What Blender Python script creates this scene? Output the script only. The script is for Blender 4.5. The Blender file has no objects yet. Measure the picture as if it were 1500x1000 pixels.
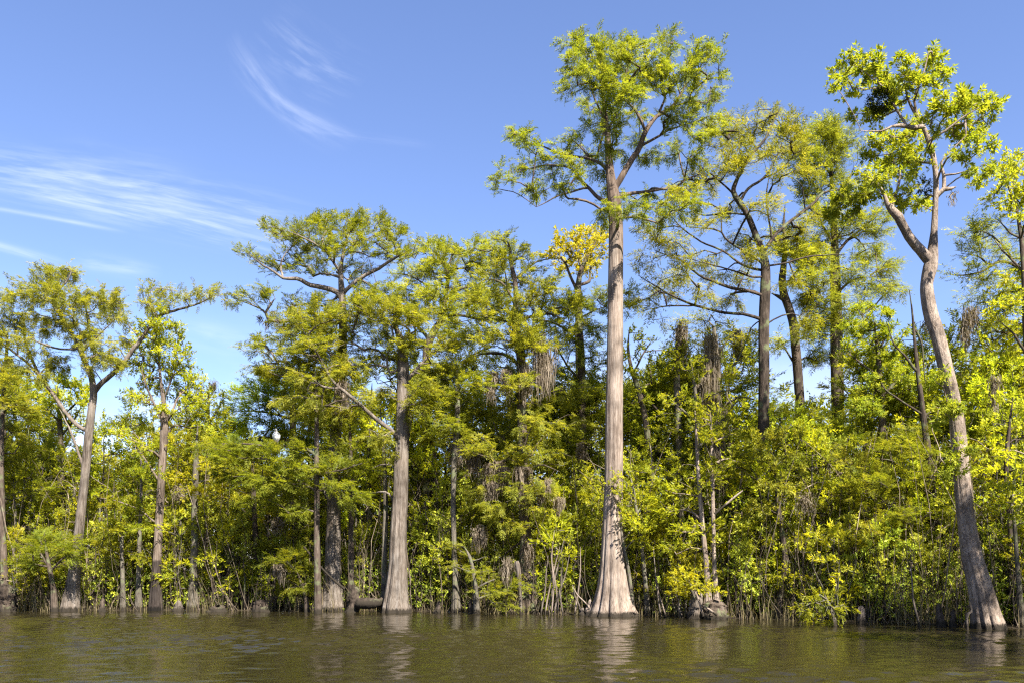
import bpy, math
import numpy as np
from mathutils import Vector

RNG = np.random.default_rng(11)
SC = bpy.context.scene
COL = SC.collection
PI = math.pi

# ------------------------------------------------------------------ camera model (level camera with lens shift)
F = 1250.0      # focal length in photo pixels (photo 1500 px wide)
HOR = 830.0     # photo row of the horizon
EYE = 2.0       # eye height above the water, metres


def at(px, py, Y):
    """World point that stands at depth Y on the sight line of a photo pixel."""
    return np.array([(px - 750.0) / F * Y, Y, EYE + (HOR - py) / F * Y])


BANK_PX = [-400, 0, 230, 580, 740, 897, 1050, 1250, 1450, 1900]
BANK_PY = [894, 895, 894, 896, 898.5, 901, 905.5, 911.5, 919, 934]


def bank_py(px):
    return float(np.interp(px, BANK_PX, BANK_PY))


def bank_Y(px):
    return F * EYE / (bank_py(px) - HOR)


_bx = np.array([(p - 750.0) / F * bank_Y(p) for p in BANK_PX])
_by = np.array([bank_Y(p) for p in BANK_PX])


def shore_Y(x):
    """Depth of the shore line at world x."""
    return np.interp(x, _bx, _by)


# ------------------------------------------------------------------ mesh builder
class MB:
    def __init__(self):
        self.v, self.q, self.t, self.n = [], [], [], 0

    def add(self, verts, quads, tint=None):
        verts = np.asarray(verts, np.float32)
        quads = np.asarray(quads, np.int64)
        self.v.append(verts)
        self.q.append(quads + self.n)
        self.n += len(verts)
        self.t.append(np.zeros(len(quads), np.float32) if tint is None else np.asarray(tint, np.float32))

    def mesh(self, name, mat, smooth=False, tint=False):
        v = np.concatenate(self.v) if self.v else np.zeros((0, 3), np.float32)
        q = np.concatenate(self.q) if self.q else np.zeros((0, 4), np.int64)
        m = bpy.data.meshes.new(name)
        m.vertices.add(len(v))
        m.vertices.foreach_set("co", v.ravel())
        m.loops.add(q.size)
        m.loops.foreach_set("vertex_index", q.ravel().astype(np.int32))
        m.polygons.add(len(q))
        m.polygons.foreach_set("loop_start", np.arange(0, q.size, 4, dtype=np.int32))
        m.polygons.foreach_set("use_smooth", np.full(len(q), smooth))
        if tint:
            a = m.attributes.new("tint", 'FLOAT', 'FACE')
            a.data.foreach_set("value", np.concatenate(self.t))
        m.materials.append(mat)
        m.update(calc_edges=True)
        return m

    def obj(self, name, mat, parent=None, smooth=False, tint=False, loc=None):
        o = bpy.data.objects.new(name, self.mesh(name, mat, smooth, tint))
        COL.objects.link(o)
        if parent is not None:
            o.parent = parent
        if loc is not None:
            o.location = loc
        return o


def tag(o, label, cat, group=None):
    o['label'] = label
    o['category'] = cat
    if group:
        o['group'] = group
    return o


def thing(name, label, cat, loc, group=None):
    o = bpy.data.objects.new(name, None)
    o.empty_display_size = 0.3
    COL.objects.link(o)
    o.location = loc
    return tag(o, label, cat, group)


def copy_thing(root, loc, rz, sc, label, group=None):
    r = root.copy()
    COL.objects.link(r)
    r.location = loc
    r.rotation_euler = (0, 0, rz)
    r.scale = sc
    r['label'] = label
    if group:
        r['group'] = group
    for ch in root.children:
        c = ch.copy()
        COL.objects.link(c)
        c.parent = r
        for g in ch.children:
            d = g.copy()
            COL.objects.link(d)
            d.parent = c
    return r


# ------------------------------------------------------------------ materials
def new_mat(name):
    m = bpy.data.materials.new(name)
    m.use_nodes = True
    nt = m.node_tree
    nt.nodes.clear()
    out = nt.nodes.new('ShaderNodeOutputMaterial')
    return m, nt, out


def N(nt, kind, **kw):
    n = nt.nodes.new(kind)
    for k, v in kw.items():
        setattr(n, k, v)
    return n


def ramp(nt, stops):
    r = N(nt, 'ShaderNodeValToRGB')
    els = r.color_ramp.elements
    while len(els) < len(stops):
        els.new(0.5)
    for e, (p, c) in zip(els, stops):
        e.position = p
        e.color = (*c, 1)
    return r


def leaf_mat(name, dark, mid, light, trans=0.4, gloss=0.5, vary=0.5):
    m, nt, out = new_mat(name)
    L = nt.links.new
    a = N(nt, 'ShaderNodeAttribute', attribute_name='tint')
    r = ramp(nt, [(0.0, dark), (0.5, mid), (1.0, light)])
    L(a.outputs['Fac'], r.inputs[0])
    oi = N(nt, 'ShaderNodeObjectInfo')
    hs = N(nt, 'ShaderNodeHueSaturation')
    mr = N(nt, 'ShaderNodeMapRange')
    mr.inputs['To Min'].default_value = 0.5 - 0.010 * vary
    mr.inputs['To Max'].default_value = 0.5 + 0.022 * vary
    L(oi.outputs['Random'], mr.inputs['Value'])
    L(mr.outputs[0], hs.inputs['Hue'])
    mv = N(nt, 'ShaderNodeMapRange')
    mv.inputs['To Min'].default_value = 1 - 0.35 * vary
    mv.inputs['To Max'].default_value = 1 + 0.35 * vary
    mm = N(nt, 'ShaderNodeMath', operation='FRACT')
    m7 = N(nt, 'ShaderNodeMath', operation='MULTIPLY')
    m7.inputs[1].default_value = 7.31
    L(oi.outputs['Random'], m7.inputs[0])
    L(m7.outputs[0], mm.inputs[0])
    L(mm.outputs[0], mv.inputs['Value'])
    L(mv.outputs[0], hs.inputs['Value'])
    L(r.outputs[0], hs.inputs['Color'])
    p = N(nt, 'ShaderNodeBsdfPrincipled')
    p.inputs['Roughness'].default_value = gloss
    p.inputs['Specular IOR Level'].default_value = 0.13
    L(hs.outputs[0], p.inputs['Base Color'])
    t = N(nt, 'ShaderNodeBsdfTranslucent')
    tc = N(nt, 'ShaderNodeMix', data_type='RGBA', blend_type='MULTIPLY')
    tc.inputs[0].default_value = 1.0
    L(hs.outputs[0], tc.inputs[6])
    tc.inputs[7].default_value = (1.6, 1.5, 0.6, 1)
    L(tc.outputs[2], t.inputs['Color'])
    mx = N(nt, 'ShaderNodeMixShader')
    mx.inputs[0].default_value = trans
    L(p.outputs[0], mx.inputs[1])
    L(t.outputs[0], mx.inputs[2])
    L(mx.outputs[0], out.inputs['Surface'])
    return m


def bark_mat(name, base, dark, pale, wet=True, bump=0.5, moss=0.0, zs=0.16, fine=1.0, band_top=None, upper=None):
    m, nt, out = new_mat(name)
    L = nt.links.new
    tc = N(nt, 'ShaderNodeTexCoord')
    mp = N(nt, 'ShaderNodeMapping')
    mp.inputs['Scale'].default_value = (fine, fine, zs * fine)
    L(tc.outputs['Object'], mp.inputs[0])
    n1 = N(nt, 'ShaderNodeTexNoise')
    n1.inputs['Scale'].default_value = 16
    n1.inputs['Detail'].default_value = 7
    n1.inputs['Roughness'].default_value = 0.65
    n1.inputs['Distortion'].default_value = 0.6
    L(mp.outputs[0], n1.inputs['Vector'])
    n2 = N(nt, 'ShaderNodeTexNoise')
    n2.inputs['Scale'].default_value = 1.3
    n2.inputs['Detail'].default_value = 4
    L(tc.outputs['Object'], n2.inputs['Vector'])
    n4 = N(nt, 'ShaderNodeTexNoise')
    n4.inputs['Scale'].default_value = 5.0
    n4.inputs['Detail'].default_value = 4
    n4.inputs['Roughness'].default_value = 0.6
    n4.inputs['Distortion'].default_value = 0.8
    L(mp.outputs[0], n4.inputs['Vector'])
    av = N(nt, 'ShaderNodeMix', data_type='FLOAT')
    av.inputs[0].default_value = 0.45
    L(n1.outputs['Fac'], av.inputs[2])
    L(n4.outputs['Fac'], av.inputs[3])
    r1 = ramp(nt, [(0.38, dark), (0.49, base), (0.62, pale)])
    L(av.outputs[0], r1.inputs[0])
    # weathered patches
    r2 = ramp(nt, [(0.32, (0.55, 0.53, 0.51)), (0.5, (0.95, 0.93, 0.9)), (0.68, (1.2, 1.16, 1.12))])
    L(n2.outputs['Fac'], r2.inputs[0])
    mx = N(nt, 'ShaderNodeMix', data_type='RGBA', blend_type='MULTIPLY')
    mx.inputs[0].default_value = 1.0
    L(r1.outputs[0], mx.inputs[6])
    L(r2.outputs[0], mx.inputs[7])
    col = mx.outputs[2]
    if moss > 0:
        n3 = N(nt, 'ShaderNodeTexNoise')
        n3.inputs['Scale'].default_value = 2.6
        n3.inputs['Detail'].default_value = 5
        L(tc.outputs['Object'], n3.inputs['Vector'])
        r3 = ramp(nt, [(0.60 - 0.2 * moss, (0, 0, 0)), (0.72 - 0.2 * moss, (1, 1, 1))])
        L(n3.outputs['Fac'], r3.inputs[0])
        mg = N(nt, 'ShaderNodeMix', data_type='RGBA')
        L(r3.outputs[0], mg.inputs[0])
        L(col, mg.inputs[6])
        mg.inputs[7].default_value = (0.10, 0.11, 0.055, 1)
        col = mg.outputs[2]
    if wet:
        sx = N(nt, 'ShaderNodeSeparateXYZ')
        L(tc.outputs['Object'], sx.inputs[0])
        ad = N(nt, 'ShaderNodeMath', operation='MULTIPLY_ADD')
        L(n1.outputs['Fac'], ad.inputs[0])
        ad.inputs[1].default_value = -0.55
        L(sx.outputs['Z'], ad.inputs[2])
        mr = N(nt, 'ShaderNodeMapRange')
        mr.inputs['From Min'].default_value = -0.14
        mr.inputs['From Max'].default_value = -0.04
        L(ad.outputs[0], mr.inputs['Value'])
        mw = N(nt, 'ShaderNodeMix', data_type='RGBA')
        L(mr.outputs[0], mw.inputs[0])
        mw.inputs[6].default_value = (0.025, 0.02, 0.014, 1)
        L(col, mw.inputs[7])
        col = mw.outputs[2]
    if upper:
        # crown shade put into the colour: upper stem and limbs painted darker
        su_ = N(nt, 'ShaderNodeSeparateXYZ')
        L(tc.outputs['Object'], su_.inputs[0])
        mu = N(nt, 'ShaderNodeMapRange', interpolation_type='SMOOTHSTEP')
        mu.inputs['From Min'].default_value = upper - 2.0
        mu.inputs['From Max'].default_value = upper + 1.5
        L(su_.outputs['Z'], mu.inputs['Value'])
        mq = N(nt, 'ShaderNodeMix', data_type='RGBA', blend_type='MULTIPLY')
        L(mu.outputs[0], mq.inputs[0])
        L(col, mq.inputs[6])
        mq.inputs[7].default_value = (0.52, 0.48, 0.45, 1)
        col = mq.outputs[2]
    if band_top:
        # darker band on the lower trunk, up to a given height
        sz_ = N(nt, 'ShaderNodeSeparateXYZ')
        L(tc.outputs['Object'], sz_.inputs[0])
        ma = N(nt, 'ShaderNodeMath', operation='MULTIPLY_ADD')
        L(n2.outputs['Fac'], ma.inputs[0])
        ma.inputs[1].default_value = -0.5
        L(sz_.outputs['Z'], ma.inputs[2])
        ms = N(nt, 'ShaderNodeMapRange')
        ms.inputs['From Min'].default_value = band_top - 0.3
        ms.inputs['From Max'].default_value = band_top - 0.2
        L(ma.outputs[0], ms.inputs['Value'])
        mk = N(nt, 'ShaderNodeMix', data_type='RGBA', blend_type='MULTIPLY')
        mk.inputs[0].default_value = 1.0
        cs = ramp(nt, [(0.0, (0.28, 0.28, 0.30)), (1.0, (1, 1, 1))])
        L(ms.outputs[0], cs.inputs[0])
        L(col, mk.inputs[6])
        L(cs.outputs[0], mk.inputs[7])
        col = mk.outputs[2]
    p = N(nt, 'ShaderNodeBsdfPrincipled')
    p.inputs['Roughness'].default_value = 0.9
    p.inputs['Specular IOR Level'].default_value = 0.15
    L(col, p.inputs['Base Color'])
    b = N(nt, 'ShaderNodeBump')
    b.inputs['Strength'].default_value = bump
    b.inputs['Distance'].default_value = 0.12
    L(av.outputs[0], b.inputs['Height'])
    L(b.outputs[0], p.inputs['Normal'])
    L(p.outputs[0], out.inputs['Surface'])
    return m


M = {}
M['cyp'] = leaf_mat('cypress_needles', (0.086, 0.114, 0.0154), (0.185, 0.210, 0.0242), (0.280, 0.274, 0.0330), 0.58)
M['cyp_old'] = leaf_mat('cypress_needles_olive', (0.117, 0.136, 0.0220), (0.224, 0.237, 0.0330), (0.332, 0.305, 0.0440), 0.58)
M['cyp_dark'] = leaf_mat('cypress_needles_dark', (0.086, 0.131, 0.0150), (0.170, 0.225, 0.0188), (0.285, 0.304, 0.0226), 0.38)
M['broad'] = leaf_mat('broad_leaves', (0.156, 0.181, 0.0194), (0.317, 0.328, 0.0266), (0.500, 0.464, 0.0363), 0.58, 0.42, 1.0)
M['broad_dark'] = leaf_mat('broad_leaves_dark', (0.134, 0.168, 0.0264), (0.277, 0.302, 0.0343), (0.450, 0.441, 0.0475), 0.36, 0.38, 1.0)
M['broad_lime'] = leaf_mat('broad_leaves_lime', (0.143, 0.185, 0.0220), (0.278, 0.305, 0.0286), (0.448, 0.424, 0.0385), 0.58, 0.45, 0.6)
M['bay'] = leaf_mat('bay_leaves', (0.100, 0.145, 0.0165), (0.226, 0.275, 0.0242), (0.406, 0.414, 0.0440), 0.5, 0.5, 0.2)
M['yellow'] = leaf_mat('yellow_leaves', (0.22, 0.22, 0.02), (0.38, 0.34, 0.03), (0.52, 0.44, 0.04), 0.5, 0.5, 0.1)
M['mistletoe'] = leaf_mat('mistletoe_leaves', (0.020, 0.026, 0.006), (0.036, 0.044, 0.008), (0.06, 0.068, 0.01), 0.2)
M['reed'] = leaf_mat('reed_blades', (0.07, 0.065, 0.025), (0.17, 0.14, 0.07), (0.32, 0.25, 0.14), 0.3, 0.6)
M['moss'] = leaf_mat('spanish_moss', (0.10, 0.078, 0.056), (0.18, 0.145, 0.108), (0.27, 0.222, 0.17), 0.35, 0.8, 0.4)

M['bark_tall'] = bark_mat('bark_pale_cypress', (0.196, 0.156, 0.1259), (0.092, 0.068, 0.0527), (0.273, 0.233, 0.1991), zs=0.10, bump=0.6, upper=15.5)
M['bark_cyp'] = bark_mat('bark_cypress', (0.123, 0.102, 0.0833), (0.051, 0.040, 0.0312), (0.183, 0.162, 0.1406), zs=0.12, bump=0.7)
M['bark_brown'] = bark_mat('bark_brown', (0.075, 0.057, 0.0437), (0.028, 0.022, 0.0158), (0.114, 0.092, 0.0745), zs=0.15, bump=0.7, moss=0.35)
M['bark_bay'] = bark_mat('bark_bay', (0.212, 0.167, 0.1347), (0.103, 0.081, 0.0608), (0.301, 0.253, 0.2083), zs=0.35, bump=0.8, fine=1.4)
M['bark_grey'] = bark_mat('bark_grey', (0.095, 0.084, 0.0659), (0.043, 0.036, 0.0273), (0.148, 0.132, 0.1067), zs=0.3, bump=0.5, moss=0.3)
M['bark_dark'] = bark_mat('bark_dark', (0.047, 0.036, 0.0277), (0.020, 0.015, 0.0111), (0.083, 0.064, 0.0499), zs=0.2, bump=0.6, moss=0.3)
M['bark_banded'] = bark_mat('bark_dark_banded', (0.126, 0.099, 0.0784), (0.050, 0.036, 0.0274), (0.190, 0.155, 0.1294), zs=0.12, bump=0.7, band_top=2.3)
M['brush'] = bark_mat('brushwood_bark', (0.17, 0.135, 0.10), (0.08, 0.062, 0.046), (0.28, 0.235, 0.185), wet=False, bump=0.2)
M['stem'] = bark_mat('stem_bark', (0.088, 0.070, 0.0510), (0.035, 0.028, 0.0211), (0.185, 0.150, 0.1100), wet=False, bump=0.2)


# ------------------------------------------------------------------ leaf sprays
def _frame(d, up):
    d = d / (np.linalg.norm(d, axis=-1, keepdims=True) + 1e-9)
    y = np.cross(up, d)
    y /= (np.linalg.norm(y, axis=-1, keepdims=True) + 1e-9)
    z = np.cross(d, y)
    return d, y, z


def diamonds(base, dirv, nrm, length, width, fold=0.0):
    """One (or two, folded) quads per leaf: verts and quads."""
    d, y, z = _frame(dirv, nrm)
    l, w = length[:, None], width[:, None]
    b = base
    t = base + d * l
    le = base + d * l * 0.48 + y * w * 0.5 + z * fold * w
    ri = base + d * l * 0.48 - y * w * 0.5 + z * fold * w
    n = len(base)
    if fold == 0.0:
        v = np.stack([b, le, t, ri], 1).reshape(-1, 3)
        q = np.arange(n * 4).reshape(n, 4)
        return v, q
    c = base + d * l * 0.5
    v = np.stack([b, le, t, ri, c], 1).reshape(-1, 3)
    i = np.arange(n)[:, None] * 5
    q = np.concatenate([i + np.array([[0, 4, 2, 1]]), i + np.array([[0, 3, 2, 4]])], 1).reshape(-1, 4)
    return v, q


def tpl_cypress(rng, n=25, w=0.058):
    t = np.linspace(0.08, 0.98, n) + rng.normal(0, 0.02, n)
    side = np.where(np.arange(n) % 2 == 0, 1.0, -1.0)
    base = np.stack([t, rng.normal(0, 0.015, n), -0.22 * t ** 2], 1)
    ang = side * np.radians(rng.uniform(28, 68, n))
    el = np.radians(rng.normal(0, 17, n))
    d = np.stack([np.cos(ang) * np.cos(el), np.sin(ang) * np.cos(el), np.sin(el) - 0.18], 1)
    nr = np.stack([rng.normal(0, 0.28, n), rng.normal(0, 0.28, n), np.ones(n)], 1)
    ln = rng.uniform(0.30, 0.50, n) * (1.1 - 0.45 * t)
    v, q = diamonds(base, d, nr, ln, np.full(n, w) * rng.uniform(0.8, 1.3, n))
    return v, q, np.repeat(rng.uniform(-0.06, 0.06, n), 1)


def tpl_broad(rng, n=9, w=0.42, ln=(0.34, 0.58), fold=0.14, spread=1.0):
    t = rng.uniform(0.15, 1.0, n)
    base = np.stack([t, rng.normal(0, 0.05, n), rng.normal(0, 0.05, n) - 0.1 * t ** 2], 1)
    a = rng.uniform(0, 2 * PI, n)
    e = rng.uniform(0.25, 1.0, n) * spread
    d = np.stack([np.cos(e), np.sin(e) * np.cos(a), np.sin(e) * np.sin(a) - 0.15], 1)
    nr = np.stack([rng.normal(0, 0.45, n), rng.normal(0, 0.45, n), np.ones(n)], 1)
    l = rng.uniform(*ln, n)
    v, q = diamonds(base, d, nr, l, l * w * rng.uniform(0.85, 1.15, n), fold)
    k = 2 if fold else 1
    return v, q, np.repeat(rng.uniform(-0.18, 0.18, n), k)


def tpl_whorl(rng, n=10):
    """A terminal rosette of long drooping leaves, as on sweet bay."""
    a = np.linspace(0, 2 * PI, n, endpoint=False) + rng.normal(0, 0.3, n)
    base = np.stack([rng.uniform(0.2, 0.55, n), 0.03 * np.cos(a), 0.03 * np.sin(a)], 1)
    e = rng.uniform(0.7, 1.35, n)
    d = np.stack([np.cos(e), np.sin(e) * np.cos(a), np.sin(e) * np.sin(a) - 0.25], 1)
    nr = np.stack([np.full(n, 0.6), rng.normal(0, 0.25, n), np.ones(n)], 1)
    l = rng.uniform(0.36, 0.58, n)
    v, q = diamonds(base, d, nr, l, l * 0.36, 0.12)
    return v, q, np.repeat(rng.uniform(-0.15, 0.2, n), 2)


_tr = np.random.default_rng(3)
TPL = {
    'cypress': [tpl_cypress(_tr) for _ in range(8)],
    'cypress_fine': [tpl_cypress(_tr, 19, 0.046) for _ in range(8)],
    'broad': [tpl_broad(_tr) for _ in range(8)],
    'small': [tpl_broad(_tr, 10, 0.40, (0.24, 0.40), 0.0) for _ in range(8)],
    'narrow': [tpl_broad(_tr, 10, 0.26, (0.40, 0.60), 0.0, 0.9) for _ in range(8)],
    'whorl': [tpl_whorl(_tr) for _ in range(8)],
}


def put_sprays(mb, kind, pos, dirs, scale, rng, updir=None, tint0=0.5, tvar=0.2, tint=None):
    n = len(pos)
    if n == 0:
        return
    up = np.stack([rng.normal(0, 0.24, n), rng.normal(0, 0.24, n), np.ones(n)], 1) if updir is None else updir
    d, y, z = _frame(dirs, up)
    tt = np.clip(rng.normal(tint0, tvar, n), 0, 1) if tint is None else tint
    which = rng.integers(0, len(TPL[kind]), n)
    for k, (tv, tq, tl) in enumerate(TPL[kind]):
        s = np.nonzero(which == k)[0]
        if not len(s):
            continue
        R = np.stack([d[s], y[s], z[s]], 1)                 # (m,3,3) rows are axes
        v = np.einsum('tk,mkj->mtj', tv, R) * scale[s][:, None, None] + pos[s][:, None, :]
        q = tq[None] + (np.arange(len(s)) * len(tv))[:, None, None]
        mb.add(v.reshape(-1, 3), q.reshape(-1, 4), np.clip(tt[s][:, None] + tl[None], 0, 1).ravel())


# ------------------------------------------------------------------ tubes
def smooth_line(pts, rad, step):
    pts = np.asarray(pts, float)
    rad = np.asarray(rad, float)
    if len(pts) == 2:
        pts = np.array([pts[0], (pts[0] + pts[1]) / 2, pts[1]])
        rad = np.array([rad[0], (rad[0] + rad[1]) / 2, rad[1]])
    P0 = np.vstack([2 * pts[0] - pts[1], pts, 2 * pts[-1] - pts[-2]])
    out, ro = [], []
    for i in range(len(pts) - 1):
        a, b, c, d = P0[i], P0[i + 1], P0[i + 2], P0[i + 3]
        n = max(1, int(round(np.linalg.norm(c - b) / step)))
        t = np.linspace(0, 1, n, endpoint=False)[:, None]
        out.append(0.5 * (2 * b + (c - a) * t + (2 * a - 5 * b + 4 * c - d) * t ** 2 + (3 * b - a - 3 * c + d) * t ** 3))
        ro.append(rad[i] + (rad[i + 1] - rad[i]) * t[:, 0])
    out.append(pts[-1:])
    ro.append(rad[-1:])
    return np.vstack(out), np.concatenate(ro)


def tube(mb, pts, rad, k=6, lump=0.0, flute=None, rng=RNG, tint=0.5, rough=0.0):
    pts = np.asarray(pts, float)
    n = len(pts)
    if n < 2:
        return
    tg = np.gradient(pts, axis=0)
    tg /= np.linalg.norm(tg, axis=1, keepdims=True) + 1e-9
    u = np.cross(tg[0], [0.0, 1.0, 0.0])
    if np.linalg.norm(u) < 0.2:
        u = np.cross(tg[0], [1.0, 0.0, 0.0])
    U = np.zeros((n, 3))
    for i in range(n):
        u = u - tg[i] * np.dot(u, tg[i])
        u = u / (np.linalg.norm(u) + 1e-9)
        U[i] = u
    W = np.cross(tg, U)
    th = np.linspace(0, 2 * PI, k, endpoint=False)
    rr = np.repeat(np.asarray(rad, float)[:, None], k, 1)
    if lump:
        s = np.arange(n)[:, None]
        f = 0
        for a in range(4):
            f = f + np.sin(th[None] * (a + 1) + s * rng.uniform(-0.5, 0.5) + rng.uniform(0, 6)) / (a + 1)
        rr = rr * (1 + lump * f * 0.6)
    if flute is not None:
        ph = rng.uniform(0, 2 * PI, 4)
        f = (np.abs(np.cos(th[None] * 5 + ph[0] + 0.5 * np.sin(th + ph[1]))) - 0.6) + 0.4 * np.abs(np.cos(th[None] * 11 + ph[2])) \
            + 0.25 * np.cos(th[None] * 2 + ph[3])
        rr = rr * (1 + np.asarray(flute)[:, None] * f)
    if rough:
        rr = rr * (1 + rough * rng.normal(0, 1, rr.shape))
    v = pts[:, None] + rr[..., None] * (np.cos(th)[None, :, None] * U[:, None] + np.sin(th)[None, :, None] * W[:, None])
    i = np.arange(n - 1)[:, None] * k
    j = np.arange(k)[None]
    j2 = (j + 1) % k
    q = np.stack([i + j, i + j2, i + k + j2, i + k + j], -1).reshape(-1, 4)
    mb.add(v.reshape(-1, 3), q, np.full(len(q), tint))


# ------------------------------------------------------------------ trees
def grow(lines, targets, rng, bf=0.22, step=0.35, tip=0.009, droop=0.0, wig=0.10):
    """lines: list of (pts, radii) already smoothed; targets: points the twigs reach. Returns node arrays and twig chains."""
    P, rad, path, par = [], [], [], []
    for li, (pts, r) in enumerate(lines):
        base = 0.0
        pa = -1
        if li:
            A = np.array(P)
            j = int(np.argmin(((A - pts[0]) ** 2).sum(1)))
            base, pa = path[j], j
        for i in range(len(pts)):
            d = 0 if i == 0 else np.linalg.norm(pts[i] - pts[i - 1])
            base += d
            P.append(pts[i])
            rad.append(r[i])
            path.append(base)
            par.append(pa)
            pa = len(P) - 1
    nfix = len(P)
    cap = nfix + len(targets) * 14 + 10
    A = np.zeros((cap, 3))
    A[:nfix] = P
    PL = np.zeros(cap)
    PL[:nfix] = path
    par = par + [0] * (cap - nfix)
    n = nfix
    chains, tips = [], []
    if len(targets):
        sk = A[:nfix]
        d0 = np.array([np.min(((sk - t) ** 2).sum(1)) for t in targets])
        z0 = A[:nfix, 2].min() + 1.2
        ok = np.zeros(cap, bool)
        ok[:nfix] = A[:nfix, 2] > z0
        if not ok.any():
            ok[:nfix] = True
        for ti in np.argsort(d0):
            t = targets[ti]
            dv = A[:n] - t
            dist = np.sqrt((dv ** 2).sum(1))
            cost = dist + bf * PL[:n] + np.where(dv[:, 2] > 0, 0.35 * dv[:, 2], 0.0)
            cost[~ok[:n]] = 1e9
            j = int(np.argmin(cost))
            L = dist[j]
            k = min(12, max(1, int(L / step)))
            s = np.linspace(0, 1, k + 1)[1:, None]
            mid = A[j] + (t - A[j]) * s
            bow = np.sin(s[:, 0] * PI) * L
            off = np.zeros((k, 3))
            off[:, 2] = bow * (0.10 + droop)
            off += np.cumsum(rng.normal(0, wig * step, (k, 3)), 0) * np.sin(s * PI)
            new = mid + off
            idx = [j]
            pl = PL[j]
            prev = A[j]
            pj = j
            for a in range(k):
                A[n] = new[a]
                pl += np.linalg.norm(new[a] - prev)
                prev = new[a]
                PL[n] = pl
                par[n] = pj
                ok[n] = True
                pj = n
                idx.append(n)
                n += 1
            chains.append(idx)
            tips.append(pj)
    cnt = np.zeros(n)
    for tpi in tips:
        cnt[tpi] += 1
    for i in range(n - 1, nfix - 1, -1):
        if par[i] >= 0:
            cnt[par[i]] += cnt[i]
    r = tip * np.maximum(cnt, 1) ** 0.48
    r[:nfix] = np.maximum(rad, 0.0)
    return A[:n], r, chains, tips, nfix, cnt


DENSITY = {'cypress': 1.9, 'cypress_olive': 1.9, 'cypress_fine': 1.9, 'bay': 1.9, 'lime': 1.7, 'cypress_dark': 1.6}
LEAF = {   # template, material, spray size, sprays per tip, tint spread
    'cypress': ('cypress', 'cyp', 0.44, 5),
    'cypress_fine': ('cypress_fine', 'cyp_old', 0.50, 5),
    'cypress_olive': ('cypress', 'cyp_old', 0.44, 5),
    'cypress_dark': ('cypress', 'cyp_dark', 0.55, 4),
    'broad': ('broad', 'broad', 0.25, 7),
    'broad_dark': ('broad', 'broad_dark', 0.25, 7),
    'lime': ('broad', 'broad_lime', 0.25, 7),
    'small': ('small', 'broad', 0.34, 6),
    'small_dark': ('small', 'broad_dark', 0.34, 6),
    'narrow': ('narrow', 'broad', 0.36, 4),
    'bay': ('whorl', 'bay', 0.31, 8),
    'yellow': ('broad', 'yellow', 0.34, 4),
}


def make_tree(root, lines, targets, leaf, bark, rng, bare=0.1, size=1.0, per=None, flare=None, sides=(10, 5), lump=0.06,
              center=None, tint0=0.56, droop=0.0, tip=0.009, upward=0.25, crown_name='crown', bf=0.22, hang=0.0):
    """trunk (with limbs and twigs) and crown as two parts under root; all coordinates local to root."""
    tpl, mat, sz, n_per = LEAF[leaf]
    if leaf.startswith('cypress') and upward == 0.25:
        upward = 0.06
    n_per = per or n_per
    A, r, chains, tips, nfix, cnt = grow(lines, targets, rng, droop=droop, tip=tip, bf=bf)
    tb = MB()
    for li, (pts, rad) in enumerate(lines):
        k = sides[0] if li == 0 else max(5, sides[0] * 2 // 3)
        fl = None
        if li == 0 and flare:
            z = pts[:, 2]
            fl = flare * np.exp(-np.maximum(z, 0) / 2.0) + 0.03
            k = max(k, 72)
        tube(tb, pts, rad, k, lump if k > 5 else 0, fl, rng)
    for c in chains:
        rad = r[c].copy()
        rad[0] = min(rad[0], rad[1] * 1.3)
        rad[-1] *= 0.6
        tube(tb, A[c], rad, 4 if rad[0] < 0.03 else sides[1], 0, None, rng)
    trunk = tb.obj('trunk', M[bark], root, smooth=True)
    # foliage
    pos, dr = [], []
    cc = np.mean(A[nfix:], 0) if center is None and len(A) > nfix else (center if center is not None else np.zeros(3))
    for c in chains:
        if rng.random() < bare:
            continue
        a, b = A[c[-1]], A[c[-2]]
        tw = (a - b) / (np.linalg.norm(a - b) + 1e-9)
        for s in range(n_per):
            f = rng.uniform(-0.15, 1.25)
            p = b + (a - b) * f + rng.normal(0, 0.07, 3)
            out = (p - cc)
            out = out / (np.linalg.norm(out) + 1e-9)
            d = tw * 0.7 + out * 0.35 + rng.normal(0, 0.40, 3) * np.array([1, 1, 0.5]) + np.array([0, 0, upward])
            pos.append(p)
            dr.append(d)
    cb = MB()
    if pos:
        pos, dr = np.array(pos), np.array(dr)
        sc = sz * size * rng.uniform(0.65, 1.3, len(pos))
        put_sprays(cb, tpl, pos, dr, sc, rng, tint0=tint0)
        if hang > 0:
            m = rng.random(len(pos)) < hang
            dd = dr[m] * 0.25 + np.array([0, 0, -1.0])
            put_sprays(cb, tpl, pos[m], dd, sc[m] * 0.9, rng, tint0=tint0 - 0.1)
        cb.obj(crown_name, M[mat], root, tint=True)
    return trunk


def ellipsoid_targets(blobs, dens, rng):
    """blobs: (x,y,z,rx,ry,rz) local metres; points spread through each, denser to the shell."""
    out = []
    for (x, y, z, rx, ry, rz) in blobs:
        n = max(3, int(dens * PI * rx * rz))
        v = rng.normal(0, 1, (n, 3))
        v /= np.linalg.norm(v, axis=1, keepdims=True)
        rr = rng.uniform(0.15, 1.0, n) ** 0.5
        out.append(np.array([x, y, z]) + v * rr[:, None] * np.array([rx, ry, rz]))
    return np.vstack(out) if out else np.zeros((0, 3))


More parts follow.
